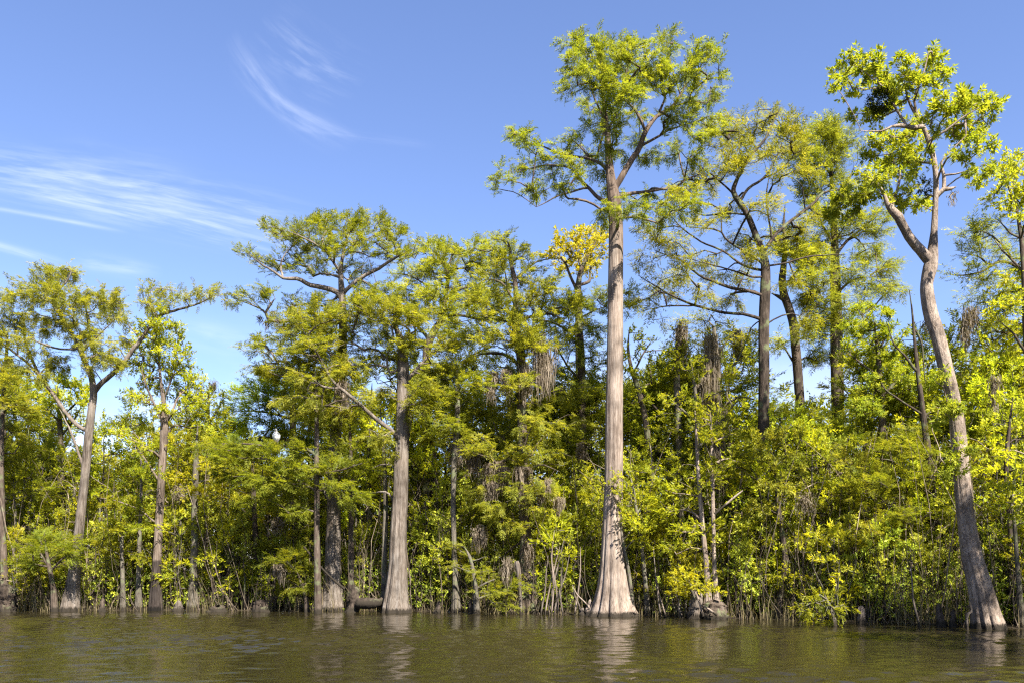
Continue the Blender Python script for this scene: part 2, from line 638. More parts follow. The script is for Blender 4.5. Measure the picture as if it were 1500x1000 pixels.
def traced_tree(name, label, cat, Y, trunk, limbs, blobs, leaf, bark, seed, dens=9.0, scale=(1, 0, 0), deep=1.0, spread=1.5, fat=1.0, group=None,
                base=True, slim=1.0, limb=0.8, **kw):
    """A tree measured from the photograph: trunk and limbs as (px, py, width_px[, depth offset]), crown lobes as (px, py, rx, ry)."""
    rng = np.random.default_rng(seed)
    s, ox, oy = scale
    px0, py0 = trunk[0][0], trunk[0][1]
    b = at(px0, py0, Y)
    b[2] = 0.0
    root = thing(name, label, cat, tuple(b), group)

    def conv(line, wander=0.0, thin=1.0):
        pts, rad = [], []
        k = rng.uniform(-wander, wander)
        x0 = None
        run = 0
        for p in line:
            dy = p[3] if len(p) > 3 else 0.0
            if x0 is not None:
                run += abs(p[0] - x0) * Y / F
            x0 = p[0]
            yy = Y + dy + k * run
            pts.append(at(p[0], p[1], yy) - b)
            rad.append(max(0.010, p[2] * 0.5 * yy / F * thin))
        return pts, rad
    tp, tr = conv(trunk)
    tr = [a * slim for a in tr]
    if trunk[-1][2] <= 3:
        tr[-1] = 0.012
    if base:
        tp = [tp[0] * np.array([1, 1, 0]) + np.array([0, 0, -0.5])] + ([tp[0] * np.array([1, 1, 0]) + np.array([0, 0, 0.0])] if tp[0][2] > 0.3 else []) + tp
        tr = [tr[0] * 1.08] * (len(tp) - len(tr)) + tr
    lines = [smooth_line(tp, tr, 0.22)]
    for lb in limbs:
        pts, rad = conv(lb, 0.55, limb)
        rad[-1] = min(rad[-1], 0.012)
        # start the limb on the trunk line so that it is joined to it
        allp = np.vstack([l[0] for l in lines])
        j = int(np.argmin(((allp - pts[0]) ** 2).sum(1)))
        off = allp[j] - pts[0]
        if np.linalg.norm(off) > 0.02:
            pts = [allp[j]] + pts[1:]
        lp, lr = smooth_line(pts, rad, 0.25)
        lp = lp + np.cumsum(rng.normal(0, 0.012, lp.shape), 0)
        lp[0] = pts[0]
        lines.append((lp, lr))
    bl = []
    for q in blobs:
        x, y, rx, ry = ox + q[0] * s, oy + q[1] * s, q[2] * s * fat, q[3] * s * fat
        mx, mz = rx * Y / F, ry * Y / F
        ryd = max(mx, mz) * deep
        dy = rng.uniform(-1, 1) * spread if len(q) < 5 else q[4]
        c = at(x, y, Y + dy) - b
        bl.append((c[0], c[1], c[2], mx, ryd, mz))
    tg = ellipsoid_targets(bl, dens * DENSITY.get(leaf, 1.4), rng)
    make_tree(root, lines, tg, leaf, bark, rng, **kw)
    return root


# ================================================================== TRACED TREES
def zl(items, s, ox, oy):
    """Measurements read off an enlarged crop of the photo: limb lines keep their width, crown lobes scale."""
    if isinstance(items[0], list):
        return [[(ox + p[0] * s, oy + p[1] * s) + tuple(p[2:]) for p in l] for l in items]
    return [(ox + p[0] * s, oy + p[1] * s, p[2] * s, p[3] * s) + tuple(p[4:]) for p in items]


CYP = 'cypress'
YT = lambda py: F * EYE / (py - HOR)

# --- the tallest cypress, with a clean pale trunk and a flared base
_a = (0.32, 700, 20)
traced_tree(
    'cypress_tree', 'tallest cypress, with a bare pale straight trunk flaring widely at the waterline', 'tree', YT(901.5),
    [(897, 901.5, 66), (897, 892, 57), (897, 878, 49), (897, 860, 42), (897, 845, 38), (897, 822, 34), (897.5, 790, 31), (898, 750, 28.5), (899, 690, 27), (900, 600, 26), (901, 500, 24.5),
     (902, 400, 22.5), (902, 330, 21), (899, 290, 19), (894, 255, 13), (890, 199, 9), (887, 174, 7), (884, 148, 5), (878, 105, 3)],
    [[(902, 285, 13), (905, 270, 12), (921, 241, 11), (937, 215, 10), (945, 193, 9), (962, 170, 7), (988, 154, 6), (1007, 122, 4), (1023, 100, 2)],
     [(945, 190, 6), (938, 172, 5), (929, 158, 4), (911, 138, 3), (900, 110, 2)],
     [(940, 210, 5), (966, 199, 4), (985, 190, 3), (1010, 182, 2)],
     [(986, 154, 4), (1010, 148, 3), (1035, 150, 2)],
     [(898, 257, 7), (882, 241, 6), (866, 234, 5), (834, 228, 4), (806, 218, 3), (780, 205, 2)],
     [(896, 300, 8), (879, 290, 7), (863, 273, 6), (847, 257, 5), (838, 244, 4), (800, 240, 3), (750, 248, 2)],
     [(905, 288, 7), (930, 282, 6), (953, 279, 5), (988, 273, 4), (1007, 260, 3), (1030, 252, 2)],
     [(889, 190, 4), (868, 140, 3), (852, 100, 2)],
     [(889, 200, 4), (905, 150, 3), (915, 100, 2), (925, 75, 1.5)],
     [(1000, 130, 3), (985, 100, 2), (975, 65, 1.5)],
     [(850, 272, 4), (820, 288, 3), (786, 304, 2)]],
    zl([(430, 120, 50, 42), (530, 150, 80, 55), (450, 240, 75, 60), (415, 320, 45, 40), (600, 200, 90, 80), (700, 160, 75, 60), (870, 110, 65, 55), (800, 210, 80, 75),
        (1040, 155, 70, 55), (960, 230, 70, 60), (1080, 245, 50, 35), (700, 270, 90, 70), (830, 300, 80, 60), (1050, 365, 75, 50), (950, 360, 60, 40), (600, 320, 80, 70),
        (500, 410, 50, 40), (590, 440, 60, 50), (650, 490, 40, 40), (950, 450, 80, 45), (1070, 475, 60, 35), (1020, 530, 60, 35), (860, 460, 60, 35), (870, 610, 80, 45), (760, 620, 50, 40),
        (720, 560, 40, 35), (600, 560, 70, 55), (640, 620, 60, 40), (480, 500, 35, 35), (160, 520, 45, 40), (240, 570, 60, 40), (330, 620, 50, 35), (440, 570, 70, 45),
        (300, 710, 120, 32), (110, 720, 75, 24), (190, 680, 60, 30), (80, 775, 28, 36), (430, 670, 70, 45), (280, 785, 60, 40), (400, 790, 50, 40), (560, 690, 40, 40),
        (600, 800, 45, 55), (590, 880, 60, 40), (560, 930, 40, 30), (650, 900, 30, 40), (720, 860, 70, 40), (800, 830, 80, 40), (920, 760, 90, 45), (950, 850, 90, 45), (820, 900, 80, 35),
        (1000, 640, 60, 40), (520, 620, 50, 35), (560, 280, 80, 60), (680, 350, 70, 50), (620, 410, 60, 50), (740, 430, 50, 40), (560, 500, 50, 40)], 0.32, 700, 27),
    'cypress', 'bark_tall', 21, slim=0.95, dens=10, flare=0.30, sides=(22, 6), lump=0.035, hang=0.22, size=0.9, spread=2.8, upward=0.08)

# --- leaning forked bay tree at the right with a flared base
_b = (0.32, 1100, 60)
traced_tree(
    'bay_tree', 'leaning broadleaf tree with a broad dark base, forking high up under large glossy leaves', 'tree', YT(920),
    [(1449, 920, 54), (1446, 905, 48), (1441, 880, 42), (1434, 850, 37), (1425, 815, 33), (1417, 770, 30), (1411, 720, 28), (1407, 670, 26), (1402, 620, 25), (1394, 575, 24),
     (1384, 535, 24), (1374, 495, 24), (1364, 465, 25), (1359, 440, 24), (1357, 415, 21), (1362, 392, 24), (1365, 374, 20), (1368, 340, 12), (1370, 300, 10), (1371, 260, 9), (1367, 230, 9), (1360, 205, 9), (1352, 185, 8),
     (1340, 165, 6), (1330, 145, 4), (1325, 120, 3)],
    [[(1362, 382, 20), (1350, 368, 18), (1338, 356, 17), (1326, 338, 16), (1316, 320, 17), (1306, 308, 14), (1299, 296, 9), (1294, 282, 6), (1284, 268, 4), (1268, 258, 2)],
     [(1303, 305, 8), (1315, 285, 5), (1320, 260, 4), (1310, 240, 3)],
     [(1370, 285, 7), (1382, 279, 9), (1392, 279, 6), (1400, 276, 4)],
     [(1382, 278, 7), (1381, 258, 6), (1378, 240, 4), (1395, 220, 3), (1415, 200, 2)],
     [(1354, 188, 8), (1338, 186, 8), (1318, 182, 7), (1306, 184, 4), (1290, 192, 3), (1262, 190, 2)],
     [(1348, 180, 6), (1338, 150, 4), (1350, 110, 3), (1357, 80, 1.5)],
     [(1360, 205, 5), (1385, 190, 4), (1410, 170, 3), (1435, 155, 2)],
     [(1322, 182, 5), (1308, 155, 4), (1290, 130, 3), (1265, 110, 2), (1245, 98, 1.5)],
     [(1381, 262, 4), (1400, 255, 3), (1425, 250, 2)],
     [(1404, 640, 5), (1390, 615, 4), (1372, 590, 3)]],
    zl([(430, 120, 50, 36), (540, 105, 55, 45), (480, 180, 80, 40), (385, 180, 35, 30), (580, 190, 60, 45), (700, 145, 70, 50), (820, 110, 60, 42), (880, 130, 36, 36),
        (770, 200, 80, 50), (650, 230, 50, 40), (1000, 245, 80, 36), (1090, 285, 55, 26), (1080, 340, 50, 40), (930, 290, 80, 50), (870, 350, 60, 50), (960, 390, 70, 50), (1010, 440, 60, 40),
        (970, 500, 50, 40), (480, 250, 36, 36), (470, 340, 55, 26), (560, 370, 60, 32), (640, 330, 70, 36), (700, 450, 90, 50), (620, 500, 80, 46), (740, 520, 60, 50), (680, 580, 90, 46),
        (620, 640, 60, 40), (500, 680, 90, 46), (440, 740, 80, 46), (420, 790, 55, 34), (680, 730, 100, 40), (780, 740, 46, 28), (1060, 590, 55, 36), (1085, 500, 26, 20), (1040, 650, 46, 18)], *_b)
    + [(1398, 690, 16, 14, -0.7), (1385, 600, 18, 16, -0.7), (1400, 660, 22, 10, -0.6), (1378, 555, 14, 12, -0.6)],
    'bay', 'bark_bay', 22, slim=0.8, fat=1.3, tint0=0.62, spread=2.0, dens=7, flare=0.18, sides=(20, 6), lump=0.09, bare=0.05)

# --- broken-topped cypress left of the middle
traced_tree(
    'cypress_tree', 'broken-topped cypress with a thick flared base and one long limb reaching up to its left', 'tree', YT(896.5),
    [(580, 896.5, 42), (580, 882, 38), (581, 860, 33), (582, 830, 28.5), (584, 780, 25), (586, 720, 23), (588, 670, 22), (590, 620, 21.5), (591, 570, 20.5), (590, 530, 18), (587, 500, 13), (579, 478, 6)],
    [[(590, 648, 10, 0), (575, 632, 8.5, -0.5), (550, 612, 7.2, -1.0), (530, 595, 6.4, -1.4), (510, 578, 5.8, -1.7), (492, 562, 5, -1.9), (475, 535, 4, -2.0), (460, 505, 4, -2.0), (445, 480, 2, -1.9)],
     [(496, 566, 4, -1.8), (480, 566, 4, -1.9), (450, 556, 3, -1.9), (415, 552, 2, -1.7)],
     [(592, 560, 7), (612, 540, 5), (635, 520, 4), (660, 510, 2)],
     [(585, 540, 6), (570, 545, 5), (566, 525, 4), (570, 500, 3)],
     [(586, 500, 5), (600, 490, 5), (596, 478, 4), (570, 470, 3), (540, 466, 2)],
     [(586, 760, 4), (570, 724, 4), (545, 722, 3), (530, 728, 2)],
     [(586, 682, 4), (560, 680, 3), (540, 690, 2)],
     [(592, 580, 5), (600, 610, 4), (598, 640, 3)]],
    [(560, 455, 45, 14), (500, 480, 40, 18), (455, 500, 45, 22), (420, 545, 50, 20), (470, 555, 45, 22), (520, 520, 40, 22), (560, 575, 26, 12), (480, 600, 36, 16), (440, 590, 40, 20),
     (560, 505, 25, 25), (610, 470, 35, 14), (640, 505, 35, 16), (590, 520, 22, 16), (650, 545, 35, 18), (620, 575, 25, 20), (575, 665, 15, 12), (550, 640, 25, 14), (590, 500, 20, 14, -0.9), (595, 465, 30, 12, -0.5), (570, 475, 24, 12, -0.9), (470, 460, 34, 16), (430, 470, 34, 16), (520, 455, 30, 14), (450, 525, 36, 16, -0.3), (462, 505, 26, 11, -2.1), (490, 545, 18, 8, -2.3), (535, 580, 16, 7, -1.8), (440, 555, 30, 9, -1.9), (520, 540, 30, 12, -0.2), (610, 600, 22, 14, -0.5)],
    'cypress_olive', 'bark_cyp', 23, slim=0.93, dens=10, flare=0.30, sides=(20, 6), lump=0.07)

# --- forked cypress at the left
traced_tree(
    'cypress_tree', 'forked cypress with a long drooping lower limb, farthest left of the big trunks', 'tree', YT(894.5),
    [(103, 894.5, 32), (105, 878, 27), (108, 850, 21), (112, 810, 17.5), (117, 770, 16), (122, 720, 15), (127, 670, 14.5), (131, 630, 14), (134, 600, 13), (137, 575, 12), (134, 552, 10),
     (125, 530, 9), (116, 510, 7), (103, 485, 6), (90, 465, 5), (77, 445, 4), (82, 430, 3.5), (98, 412, 3), (105, 398, 2)],
    [[(137, 574, 10), (150, 558, 9), (165, 545, 8.5), (180, 530, 8), (196, 506, 7.5), (210, 490, 7), (232, 462, 6), (250, 454, 5), (272, 448, 4), (296, 440, 3), (318, 428, 2)],
     [(131, 632, 8), (116, 625, 7.5), (98, 608, 7), (80, 582, 6.5), (66, 562, 6), (55, 545, 5.5), (46, 525, 5), (38, 505, 4.5), (35, 480, 4), (33, 455, 2.5)],
     [(55, 545, 5), (38, 530, 4.5), (20, 515, 4), (5, 503, 3), (-20, 495, 2)],
     [(118, 512, 4), (90, 510, 3.5), (62, 502, 3), (48, 495, 2)],
     [(203, 498, 4), (196, 485, 3), (180, 470, 2)],
     [(230, 464, 3.5), (222, 448, 3), (218, 430, 2)],
     [(120, 520, 4), (140, 495, 3), (165, 470, 2)],
     [(77, 448, 3), (60, 435, 2.5), (45, 425, 1.5)],
     [(120, 690, 5), (108, 640, 4), (88, 600, 3)]],
    [(62, 402, 28, 12), (90, 405, 30, 14), (108, 400, 12, 14), (30, 440, 28, 12), (50, 425, 30, 14), (15, 455, 22, 12), (80, 430, 30, 16), (105, 440, 28, 16), (135, 440, 28, 14), (165, 440, 22, 16), (150, 455, 26, 14),
     (95, 465, 30, 16), (70, 475, 28, 14), (40, 475, 24, 14), (120, 480, 30, 14), (140, 500, 28, 12), (105, 495, 22, 12), (150, 520, 30, 14), (175, 500, 18, 10), (35, 500, 28, 14), (10, 480, 20, 14), (-10, 500, 22, 16), (10, 530, 26, 18), (60, 520, 28, 12), (85, 530, 24, 12), (55, 545, 18, 10),
     (215, 425, 10, 12), (228, 445, 20, 14), (245, 430, 22, 12), (270, 432, 18, 9), (295, 428, 22, 9), (320, 430, 16, 9), (338, 440, 10, 6), (165, 530, 18, 14), (130, 535, 12, 10), (185, 465, 12, 8)],
    'cypress_olive', 'bark_cyp', 24, slim=0.8, dens=9.5, flare=0.16, sides=(18, 6), hang=0.5, upward=0.05, size=0.85)

# --- slim pale broadleaf tree
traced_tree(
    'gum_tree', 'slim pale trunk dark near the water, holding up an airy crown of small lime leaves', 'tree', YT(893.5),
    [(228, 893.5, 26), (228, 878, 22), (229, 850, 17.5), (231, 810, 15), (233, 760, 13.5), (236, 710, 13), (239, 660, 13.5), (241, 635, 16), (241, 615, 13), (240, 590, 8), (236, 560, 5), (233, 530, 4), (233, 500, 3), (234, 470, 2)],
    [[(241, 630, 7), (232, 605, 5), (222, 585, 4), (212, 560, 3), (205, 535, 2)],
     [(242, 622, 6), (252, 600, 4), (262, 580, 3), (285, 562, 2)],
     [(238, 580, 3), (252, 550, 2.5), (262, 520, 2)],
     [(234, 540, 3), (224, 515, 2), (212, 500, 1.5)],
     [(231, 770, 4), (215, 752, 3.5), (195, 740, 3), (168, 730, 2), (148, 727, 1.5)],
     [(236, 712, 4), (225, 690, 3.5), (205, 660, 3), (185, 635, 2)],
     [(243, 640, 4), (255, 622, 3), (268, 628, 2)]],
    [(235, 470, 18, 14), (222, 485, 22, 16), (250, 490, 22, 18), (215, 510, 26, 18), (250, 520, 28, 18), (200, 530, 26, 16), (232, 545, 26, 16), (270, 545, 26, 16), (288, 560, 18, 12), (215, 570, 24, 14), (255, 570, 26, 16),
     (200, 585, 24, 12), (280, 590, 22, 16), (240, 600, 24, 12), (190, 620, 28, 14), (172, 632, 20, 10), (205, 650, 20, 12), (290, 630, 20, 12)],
    'lime', 'bark_banded', 25, slim=0.8, dens=17, fat=1.12, flare=0.12, sides=(16, 5), bare=0.2, per=5, size=0.95)

# --- flat-topped wide cypress
traced_tree(
    'cypress_tree', 'flat-topped cypress whose wide crown stands highest left of the middle', 'tree', YT(894.8) + 0.6,
    [(487, 894, 44), (487, 875, 36), (487, 850, 30), (488, 810, 26), (489, 760, 23), (490, 710, 22), (491, 660, 20), (495, 600, 18), (499, 550, 16), (502, 500, 14), (502, 460, 13), (501, 432, 12), (499, 400, 7), (503, 370, 5), (510, 345, 3), (520, 330, 2)],
    [[(501, 438, 11), (492, 428, 10), (475, 422, 9), (455, 418, 8), (435, 409, 7), (415, 408, 5), (400, 398, 4), (385, 388, 3), (362, 372, 2)],
     [(415, 408, 4), (412, 385, 3), (425, 362, 2)],
     [(500, 430, 8), (515, 418, 7), (535, 405, 6.5), (555, 395, 6), (575, 382, 5), (600, 370, 3), (615, 366, 2)],
     [(500, 400, 5), (480, 370, 4), (455, 352, 3), (425, 338, 2)],
     [(503, 372, 4), (530, 355, 3), (555, 340, 2)],
     [(500, 475, 8), (470, 472, 7), (440, 468, 6.5), (410, 470, 6), (392, 467, 6), (388, 458, 5), (396, 446, 4), (402, 438, 3)],
     [(390, 462, 4), (375, 450, 3), (350, 440, 2)],
     [(530, 408, 4), (560, 430, 4), (600, 452, 3), (640, 470, 2)],
     [(498, 560, 6), (470, 540, 4), (440, 530, 3), (400, 528, 2)],
     [(489, 735, 8), (478, 725, 7), (470, 700, 5), (464, 675, 3)]],
    [(398, 338, 26, 8), (430, 335, 34, 10), (465, 335, 36, 13), (500, 332, 40, 14), (540, 332, 40, 14), (575, 345, 30, 12), (596, 368, 20, 12), (415, 352, 28, 9), (455, 358, 36, 13), (500, 360, 40, 14), (545, 365, 40, 14), (575, 375, 26, 12),
     (365, 372, 20, 7), (385, 385, 24, 9), (410, 392, 24, 9), (440, 390, 26, 12), (470, 392, 28, 13), (515, 390, 32, 12), (430, 375, 28, 9),
     (352, 438, 16, 7), (378, 432, 22, 9), (395, 436, 14, 10), (345, 445, 10, 5), (440, 450, 26, 18), (470, 445, 28, 16), (425, 480, 30, 18), (460, 485, 30, 18), (400, 505, 30, 15), (370, 510, 22, 8), (440, 515, 34, 16), (480, 515, 26, 16), (410, 540, 34, 14), (375, 540, 20, 9),
     (530, 440, 26, 16), (560, 430, 26, 14), (535, 470, 26, 16), (520, 415, 20, 12), (500, 490, 24, 14, -0.8), (495, 535, 28, 14, -0.8), (470, 590, 28, 12, -0.7), (490, 625, 26, 10, -0.8), (455, 625, 26, 10, -0.7), (505, 655, 24, 10, -1.0), (480, 665, 24, 9, -1.3), (500, 690, 22, 8, -1.2), (455, 560, 30, 14), (425, 575, 28, 10), (520, 600, 24, 12, -1.0)],
    'cypress', 'bark_cyp', 26, slim=0.85, spread=2.2, dens=12, flare=0.15, sides=(18, 6), size=0.85, upward=0.3)

# --- cypress behind the broken-topped one
traced_tree(
    'cypress_tree', 'dark-stemmed cypress just behind and right of the broken-topped trunk', 'tree', 43.5,
    [(628, 885, 18), (627, 800, 15), (626, 700, 14), (625, 600, 13), (625, 540, 12), (626, 510, 12), (634, 488, 11), (648, 465, 9), (652, 440, 7), (656, 410, 6), (652, 388, 5), (640, 384, 3), (630, 385, 2)],
    [[(630, 496, 7), (615, 482, 6), (602, 470, 4), (590, 462, 3)],
     [(648, 465, 6), (670, 462, 5), (700, 468, 4), (730, 476, 3)],
     [(652, 440, 5), (670, 425, 4), (700, 418, 3), (715, 410, 2)],
     [(655, 415, 4), (630, 420, 3), (600, 405, 2.5), (560, 400, 2)],
     [(654, 400, 4), (662, 375, 3), (665, 362, 2)],
     [(625, 590, 5), (640, 570, 4), (665, 560, 3)]],
    [(630, 365, 28, 10), (655, 372, 30, 12), (685, 375, 24, 14), (705, 362, 26, 12), (735, 368, 26, 10), (610, 400, 30, 14), (640, 400, 30, 14), (675, 400, 32, 14), (715, 392, 30, 14), (600, 430, 34, 15), (640, 432, 34, 15), (680, 432, 34, 16), (720, 425, 30, 15),
     (620, 458, 28, 12), (665, 462, 36, 14), (705, 458, 34, 14), (690, 490, 38, 16), (650, 500, 30, 14), (700, 520, 34, 16), (665, 540, 30, 16), (610, 500, 20, 14), (640, 570, 30, 16), (630, 540, 26, 14, -1.2), (625, 600, 26, 14, -1.2), (640, 640, 26, 14, -1.0), (655, 480, 26, 12, -1.2), (590, 520, 26, 14), (600, 555, 26, 14), (680, 580, 30, 16), (670, 630, 30, 14)],
    'cypress_olive', 'bark_brown', 27, dens=11, sides=(9, 5))

# --- mossy cypress in the middle
traced_tree(
    'cypress_tree', 'moss-hung cypress left of the tallest one, small dark tuft on its tip', 'tree', YT(899) + 1.2,
    [(775, 896, 32), (774, 870, 26), (772, 830, 20), (770, 780, 16), (767, 720, 15), (765, 650, 14), (764, 580, 13), (763, 520, 13), (758, 490, 12), (754, 470, 11), (756, 440, 8), (754, 410, 7), (748, 385, 5), (747, 365, 4), (742, 350, 2)],
    [[(758, 478, 7), (772, 465, 6), (800, 460, 5), (825, 468, 3)],
     [(755, 445, 5), (735, 412, 4), (715, 408, 3)],
     [(753, 412, 5), (768, 398, 4), (785, 385, 3), (805, 380, 2)],
     [(748, 382, 4), (765, 376, 3), (772, 366, 2)],
     [(754, 470, 5), (740, 455, 4), (715, 446, 3)],
     [(764, 540, 7), (745, 520, 6), (720, 515, 5), (690, 520, 3)],
     [(764, 570, 6), (785, 545, 5), (805, 530, 3)],
     [(766, 680, 7), (745, 672, 6), (715, 690, 4), (700, 705, 3)],
     [(768, 690, 6), (790, 680, 4), (820, 690, 3)],
     [(770, 790, 5), (752, 800, 4), (735, 815, 3)]],
    [(735, 347, 20, 6), (765, 366, 14, 6), (775, 385, 20, 8), (730, 385, 24, 12), (715, 405, 26, 13), (745, 410, 26, 13), (780, 408, 26, 12), (800, 420, 30, 13), (715, 435, 34, 14), (755, 440, 36, 14), (790, 445, 34, 13), (830, 445, 26, 12),
     (730, 465, 34, 13), (775, 480, 36, 13), (815, 480, 30, 12), (720, 495, 34, 13), (760, 515, 34, 14), (800, 510, 30, 12), (700, 535, 34, 13), (740, 555, 34, 14), (790, 550, 30, 14), (820, 580, 34, 14), (770, 595, 36, 15), (720, 600, 36, 15),
     (800, 625, 36, 14), (750, 640, 36, 14), (700, 650, 36, 15), (775, 660, 36, 14), (820, 670, 30, 14), (735, 690, 36, 13), (700, 720, 26, 16), (790, 710, 34, 14), (820, 730, 26, 14), (725, 745, 28, 15), (762, 470, 24, 10, -1.2), (765, 500, 26, 10, -1.2), (760, 560, 26, 12, -1.3), (770, 620, 28, 12, -1.3), (765, 665, 28, 12, -1.3), (760, 720, 26, 12, -1.2), (790, 750, 26, 12, -1.0), (750, 770, 26, 12, -1.0), (840, 620, 28, 14), (850, 570, 24, 14)],
    'cypress_olive', 'bark_brown', 28, dens=9, flare=0.16, sides=(16, 5), tint0=0.6)

# --- yellow broadleaf top
traced_tree(
    'maple_tree', 'tree topped with bright yellow leaves, showing just left of the tallest trunk', 'tree', 46.0,
    [(850, 880, 18), (850, 780, 15), (850, 690, 14), (850, 600, 13), (849, 520, 12), (848, 460, 11), (847, 425, 10), (850, 400, 7), (858, 380, 5), (870, 360, 3), (875, 345, 2)],
    [[(847, 430, 7), (836, 405, 5), (828, 385, 4), (815, 370, 2)],
     [(848, 420, 6), (864, 412, 6), (866, 395, 4), (880, 370, 2)],
     [(852, 395, 4), (845, 365, 3), (840, 348, 2)]],
    [(830, 352, 18, 10), (850, 348, 22, 10), (870, 345, 18, 12), (880, 355, 10, 14), (808, 372, 16, 8), (828, 370, 22, 11), (850, 368, 26, 12), (872, 372, 18, 14), (835, 388, 22, 10), (858, 388, 22, 11)],
    'yellow', 'bark_brown', 29, dens=16, sides=(9, 5), size=1.0)

traced_tree(
    'cypress_tree', 'cypress with a level dark limb, between the yellow-topped tree and the tallest trunk', 'tree', 42.0,
    [(856, 885, 18), (856, 780, 15), (855, 690, 13), (853, 610, 12), (852, 540, 11), (850, 490, 9), (846, 462, 6), (842, 440, 3)],
    [[(852, 560, 5), (835, 540, 4), (820, 515, 3), (815, 500, 2)], [(850, 495, 5), (820, 478, 4), (795, 470, 3), (780, 475, 2)], [(854, 590, 5), (880, 570, 4), (900, 560, 3)], [(848, 470, 4), (870, 455, 3), (885, 450, 2)]],
    [(820, 452, 30, 9), (850, 455, 28, 10), (875, 450, 22, 12), (800, 470, 26, 9), (840, 480, 32, 11), (872, 485, 24, 12), (815, 500, 30, 11), (850, 510, 30, 12), (880, 520, 20, 14), (825, 535, 30, 12), (860, 550, 28, 12), (835, 570, 30, 12), (875, 580, 24, 13), (845, 600, 30, 12), (880, 430, 18, 12), (920, 450, 18, 10), (925, 430, 16, 9)],
    'cypress', 'bark_brown', 45, dens=10, sides=(10, 5), tint0=0.45)

# --- wide airy cypress right of the tallest
_c = (0.25, 910, 150)
_d = (0.25, 910, 390)
traced_tree(
    'cypress_tree', 'wide airy cypress with dark spreading limbs, next right of the tallest one', 'tree', YT(905.5) + 3.0,
    [(1121, 893, 26), (1121, 860, 22), (1120, 800, 19), (1119, 740, 18), (1119, 660, 17.5), (1119, 560, 17), (1119, 500, 17), (1120, 450, 17), (1121, 415, 16), (1121, 390, 14), (1117, 370, 11), (1110, 352, 10), (1095, 315, 9), (1083, 297, 9), (1074, 281, 8), (1080, 262, 6), (1090, 242, 5.5), (1107, 220, 4.5), (1120, 205, 4), (1130, 185, 3), (1142, 160, 2)],
    zl([[(700, 570, 8), (740, 510, 7), (820, 455, 6), (870, 390, 4), (920, 290, 3), (935, 230, 2)],
        [(820, 450, 4), (870, 430, 4), (930, 400, 3), (1000, 330, 2)],
        [(690, 590, 5), (640, 520, 5), (580, 470, 4), (500, 410, 3), (400, 350, 2.5), (335, 290, 2)],
        [(860, 880, 9), (900, 780, 8), (1000, 690, 7.5), (1120, 600, 7), (1190, 530, 6), (1290, 505, 3), (1340, 470, 1.5)],
        [(1130, 590, 4), (1060, 480, 3), (960, 420, 2)],
        [(740, 655, 5), (620, 650, 4), (480, 660, 3), (400, 620, 2)],
        [(850, 960, 6), (800, 930, 6), (600, 800, 5), (580, 700, 3), (570, 600, 2)],
        [(840, 990, 7), (720, 960, 6), (600, 880, 5), (470, 820, 4), (360, 740, 3), (300, 680, 2)],
        [(870, 950, 5), (980, 940, 4.5), (1140, 905, 4), (1300, 900, 2)],
        [(720, 370, 4), (690, 280, 3), (690, 180, 2)],
        [(880, 780, 5), (850, 560, 4), (870, 430, 3)]], *_c)
    + zl([[(830, 165, 8), (760, 155, 8), (620, 125, 8), (560, 100, 7), (480, 75, 6), (400, 10, 5), (350, -40, 4), (200, -100, 2)],
          [(820, 310, 9), (740, 290, 8), (600, 268, 7), (430, 218, 6), (330, 180, 5), (230, 130, 4), (100, 45, 2)],
          [(430, 225, 4), (310, 230, 4), (230, 240, 3), (100, 270, 2)],
          [(830, 70, 5), (760, 65, 5), (640, 30, 4), (520, 0, 3), (420, -30, 2)]], *_d),
    zl([(560, 200, 90, 70), (840, 110, 90, 80), (700, 200, 120, 80), (1000, 170, 90, 60), (460, 420, 110, 50), (380, 560, 110, 50), (700, 330, 150, 60), (900, 300, 100, 70), (1010, 280, 80, 60), (540, 480, 100, 45),
        (600, 620, 120, 45), (850, 620, 100, 50), (950, 820, 120, 55), (700, 800, 120, 55), (480, 700, 100, 45), (260, 800, 120, 50), (350, 870, 100, 40), (160, 740, 70, 35), (150, 920, 80, 35), (450, 920, 120, 40), (1100, 850, 100, 50), (1050, 720, 80, 45), (620, 400, 80, 40),
        (760, 900, 100, 45), (930, 150, 40, 70), (640, 130, 60, 50), (1060, 400, 70, 45), (1180, 640, 80, 40), (900, 450, 80, 40)], *_c)
    + zl([(250, 110, 130, 60), (150, 220, 90, 40), (480, 150, 80, 45), (650, 200, 80, 40), (700, 60, 100, 40), (220, 320, 50, 18), (560, 40, 80, 35), (350, 40, 90, 40), (980, 90, 80, 40), (1080, 180, 70, 50), (1080, 300, 60, 50), (750, 380, 60, 40)], *_d),
    'cypress_fine', 'bark_dark', 30, spread=2.6, limb=0.58, slim=0.88, dens=15, flare=0.12, sides=(14, 6), tint0=0.55, per=4, bare=0.12)

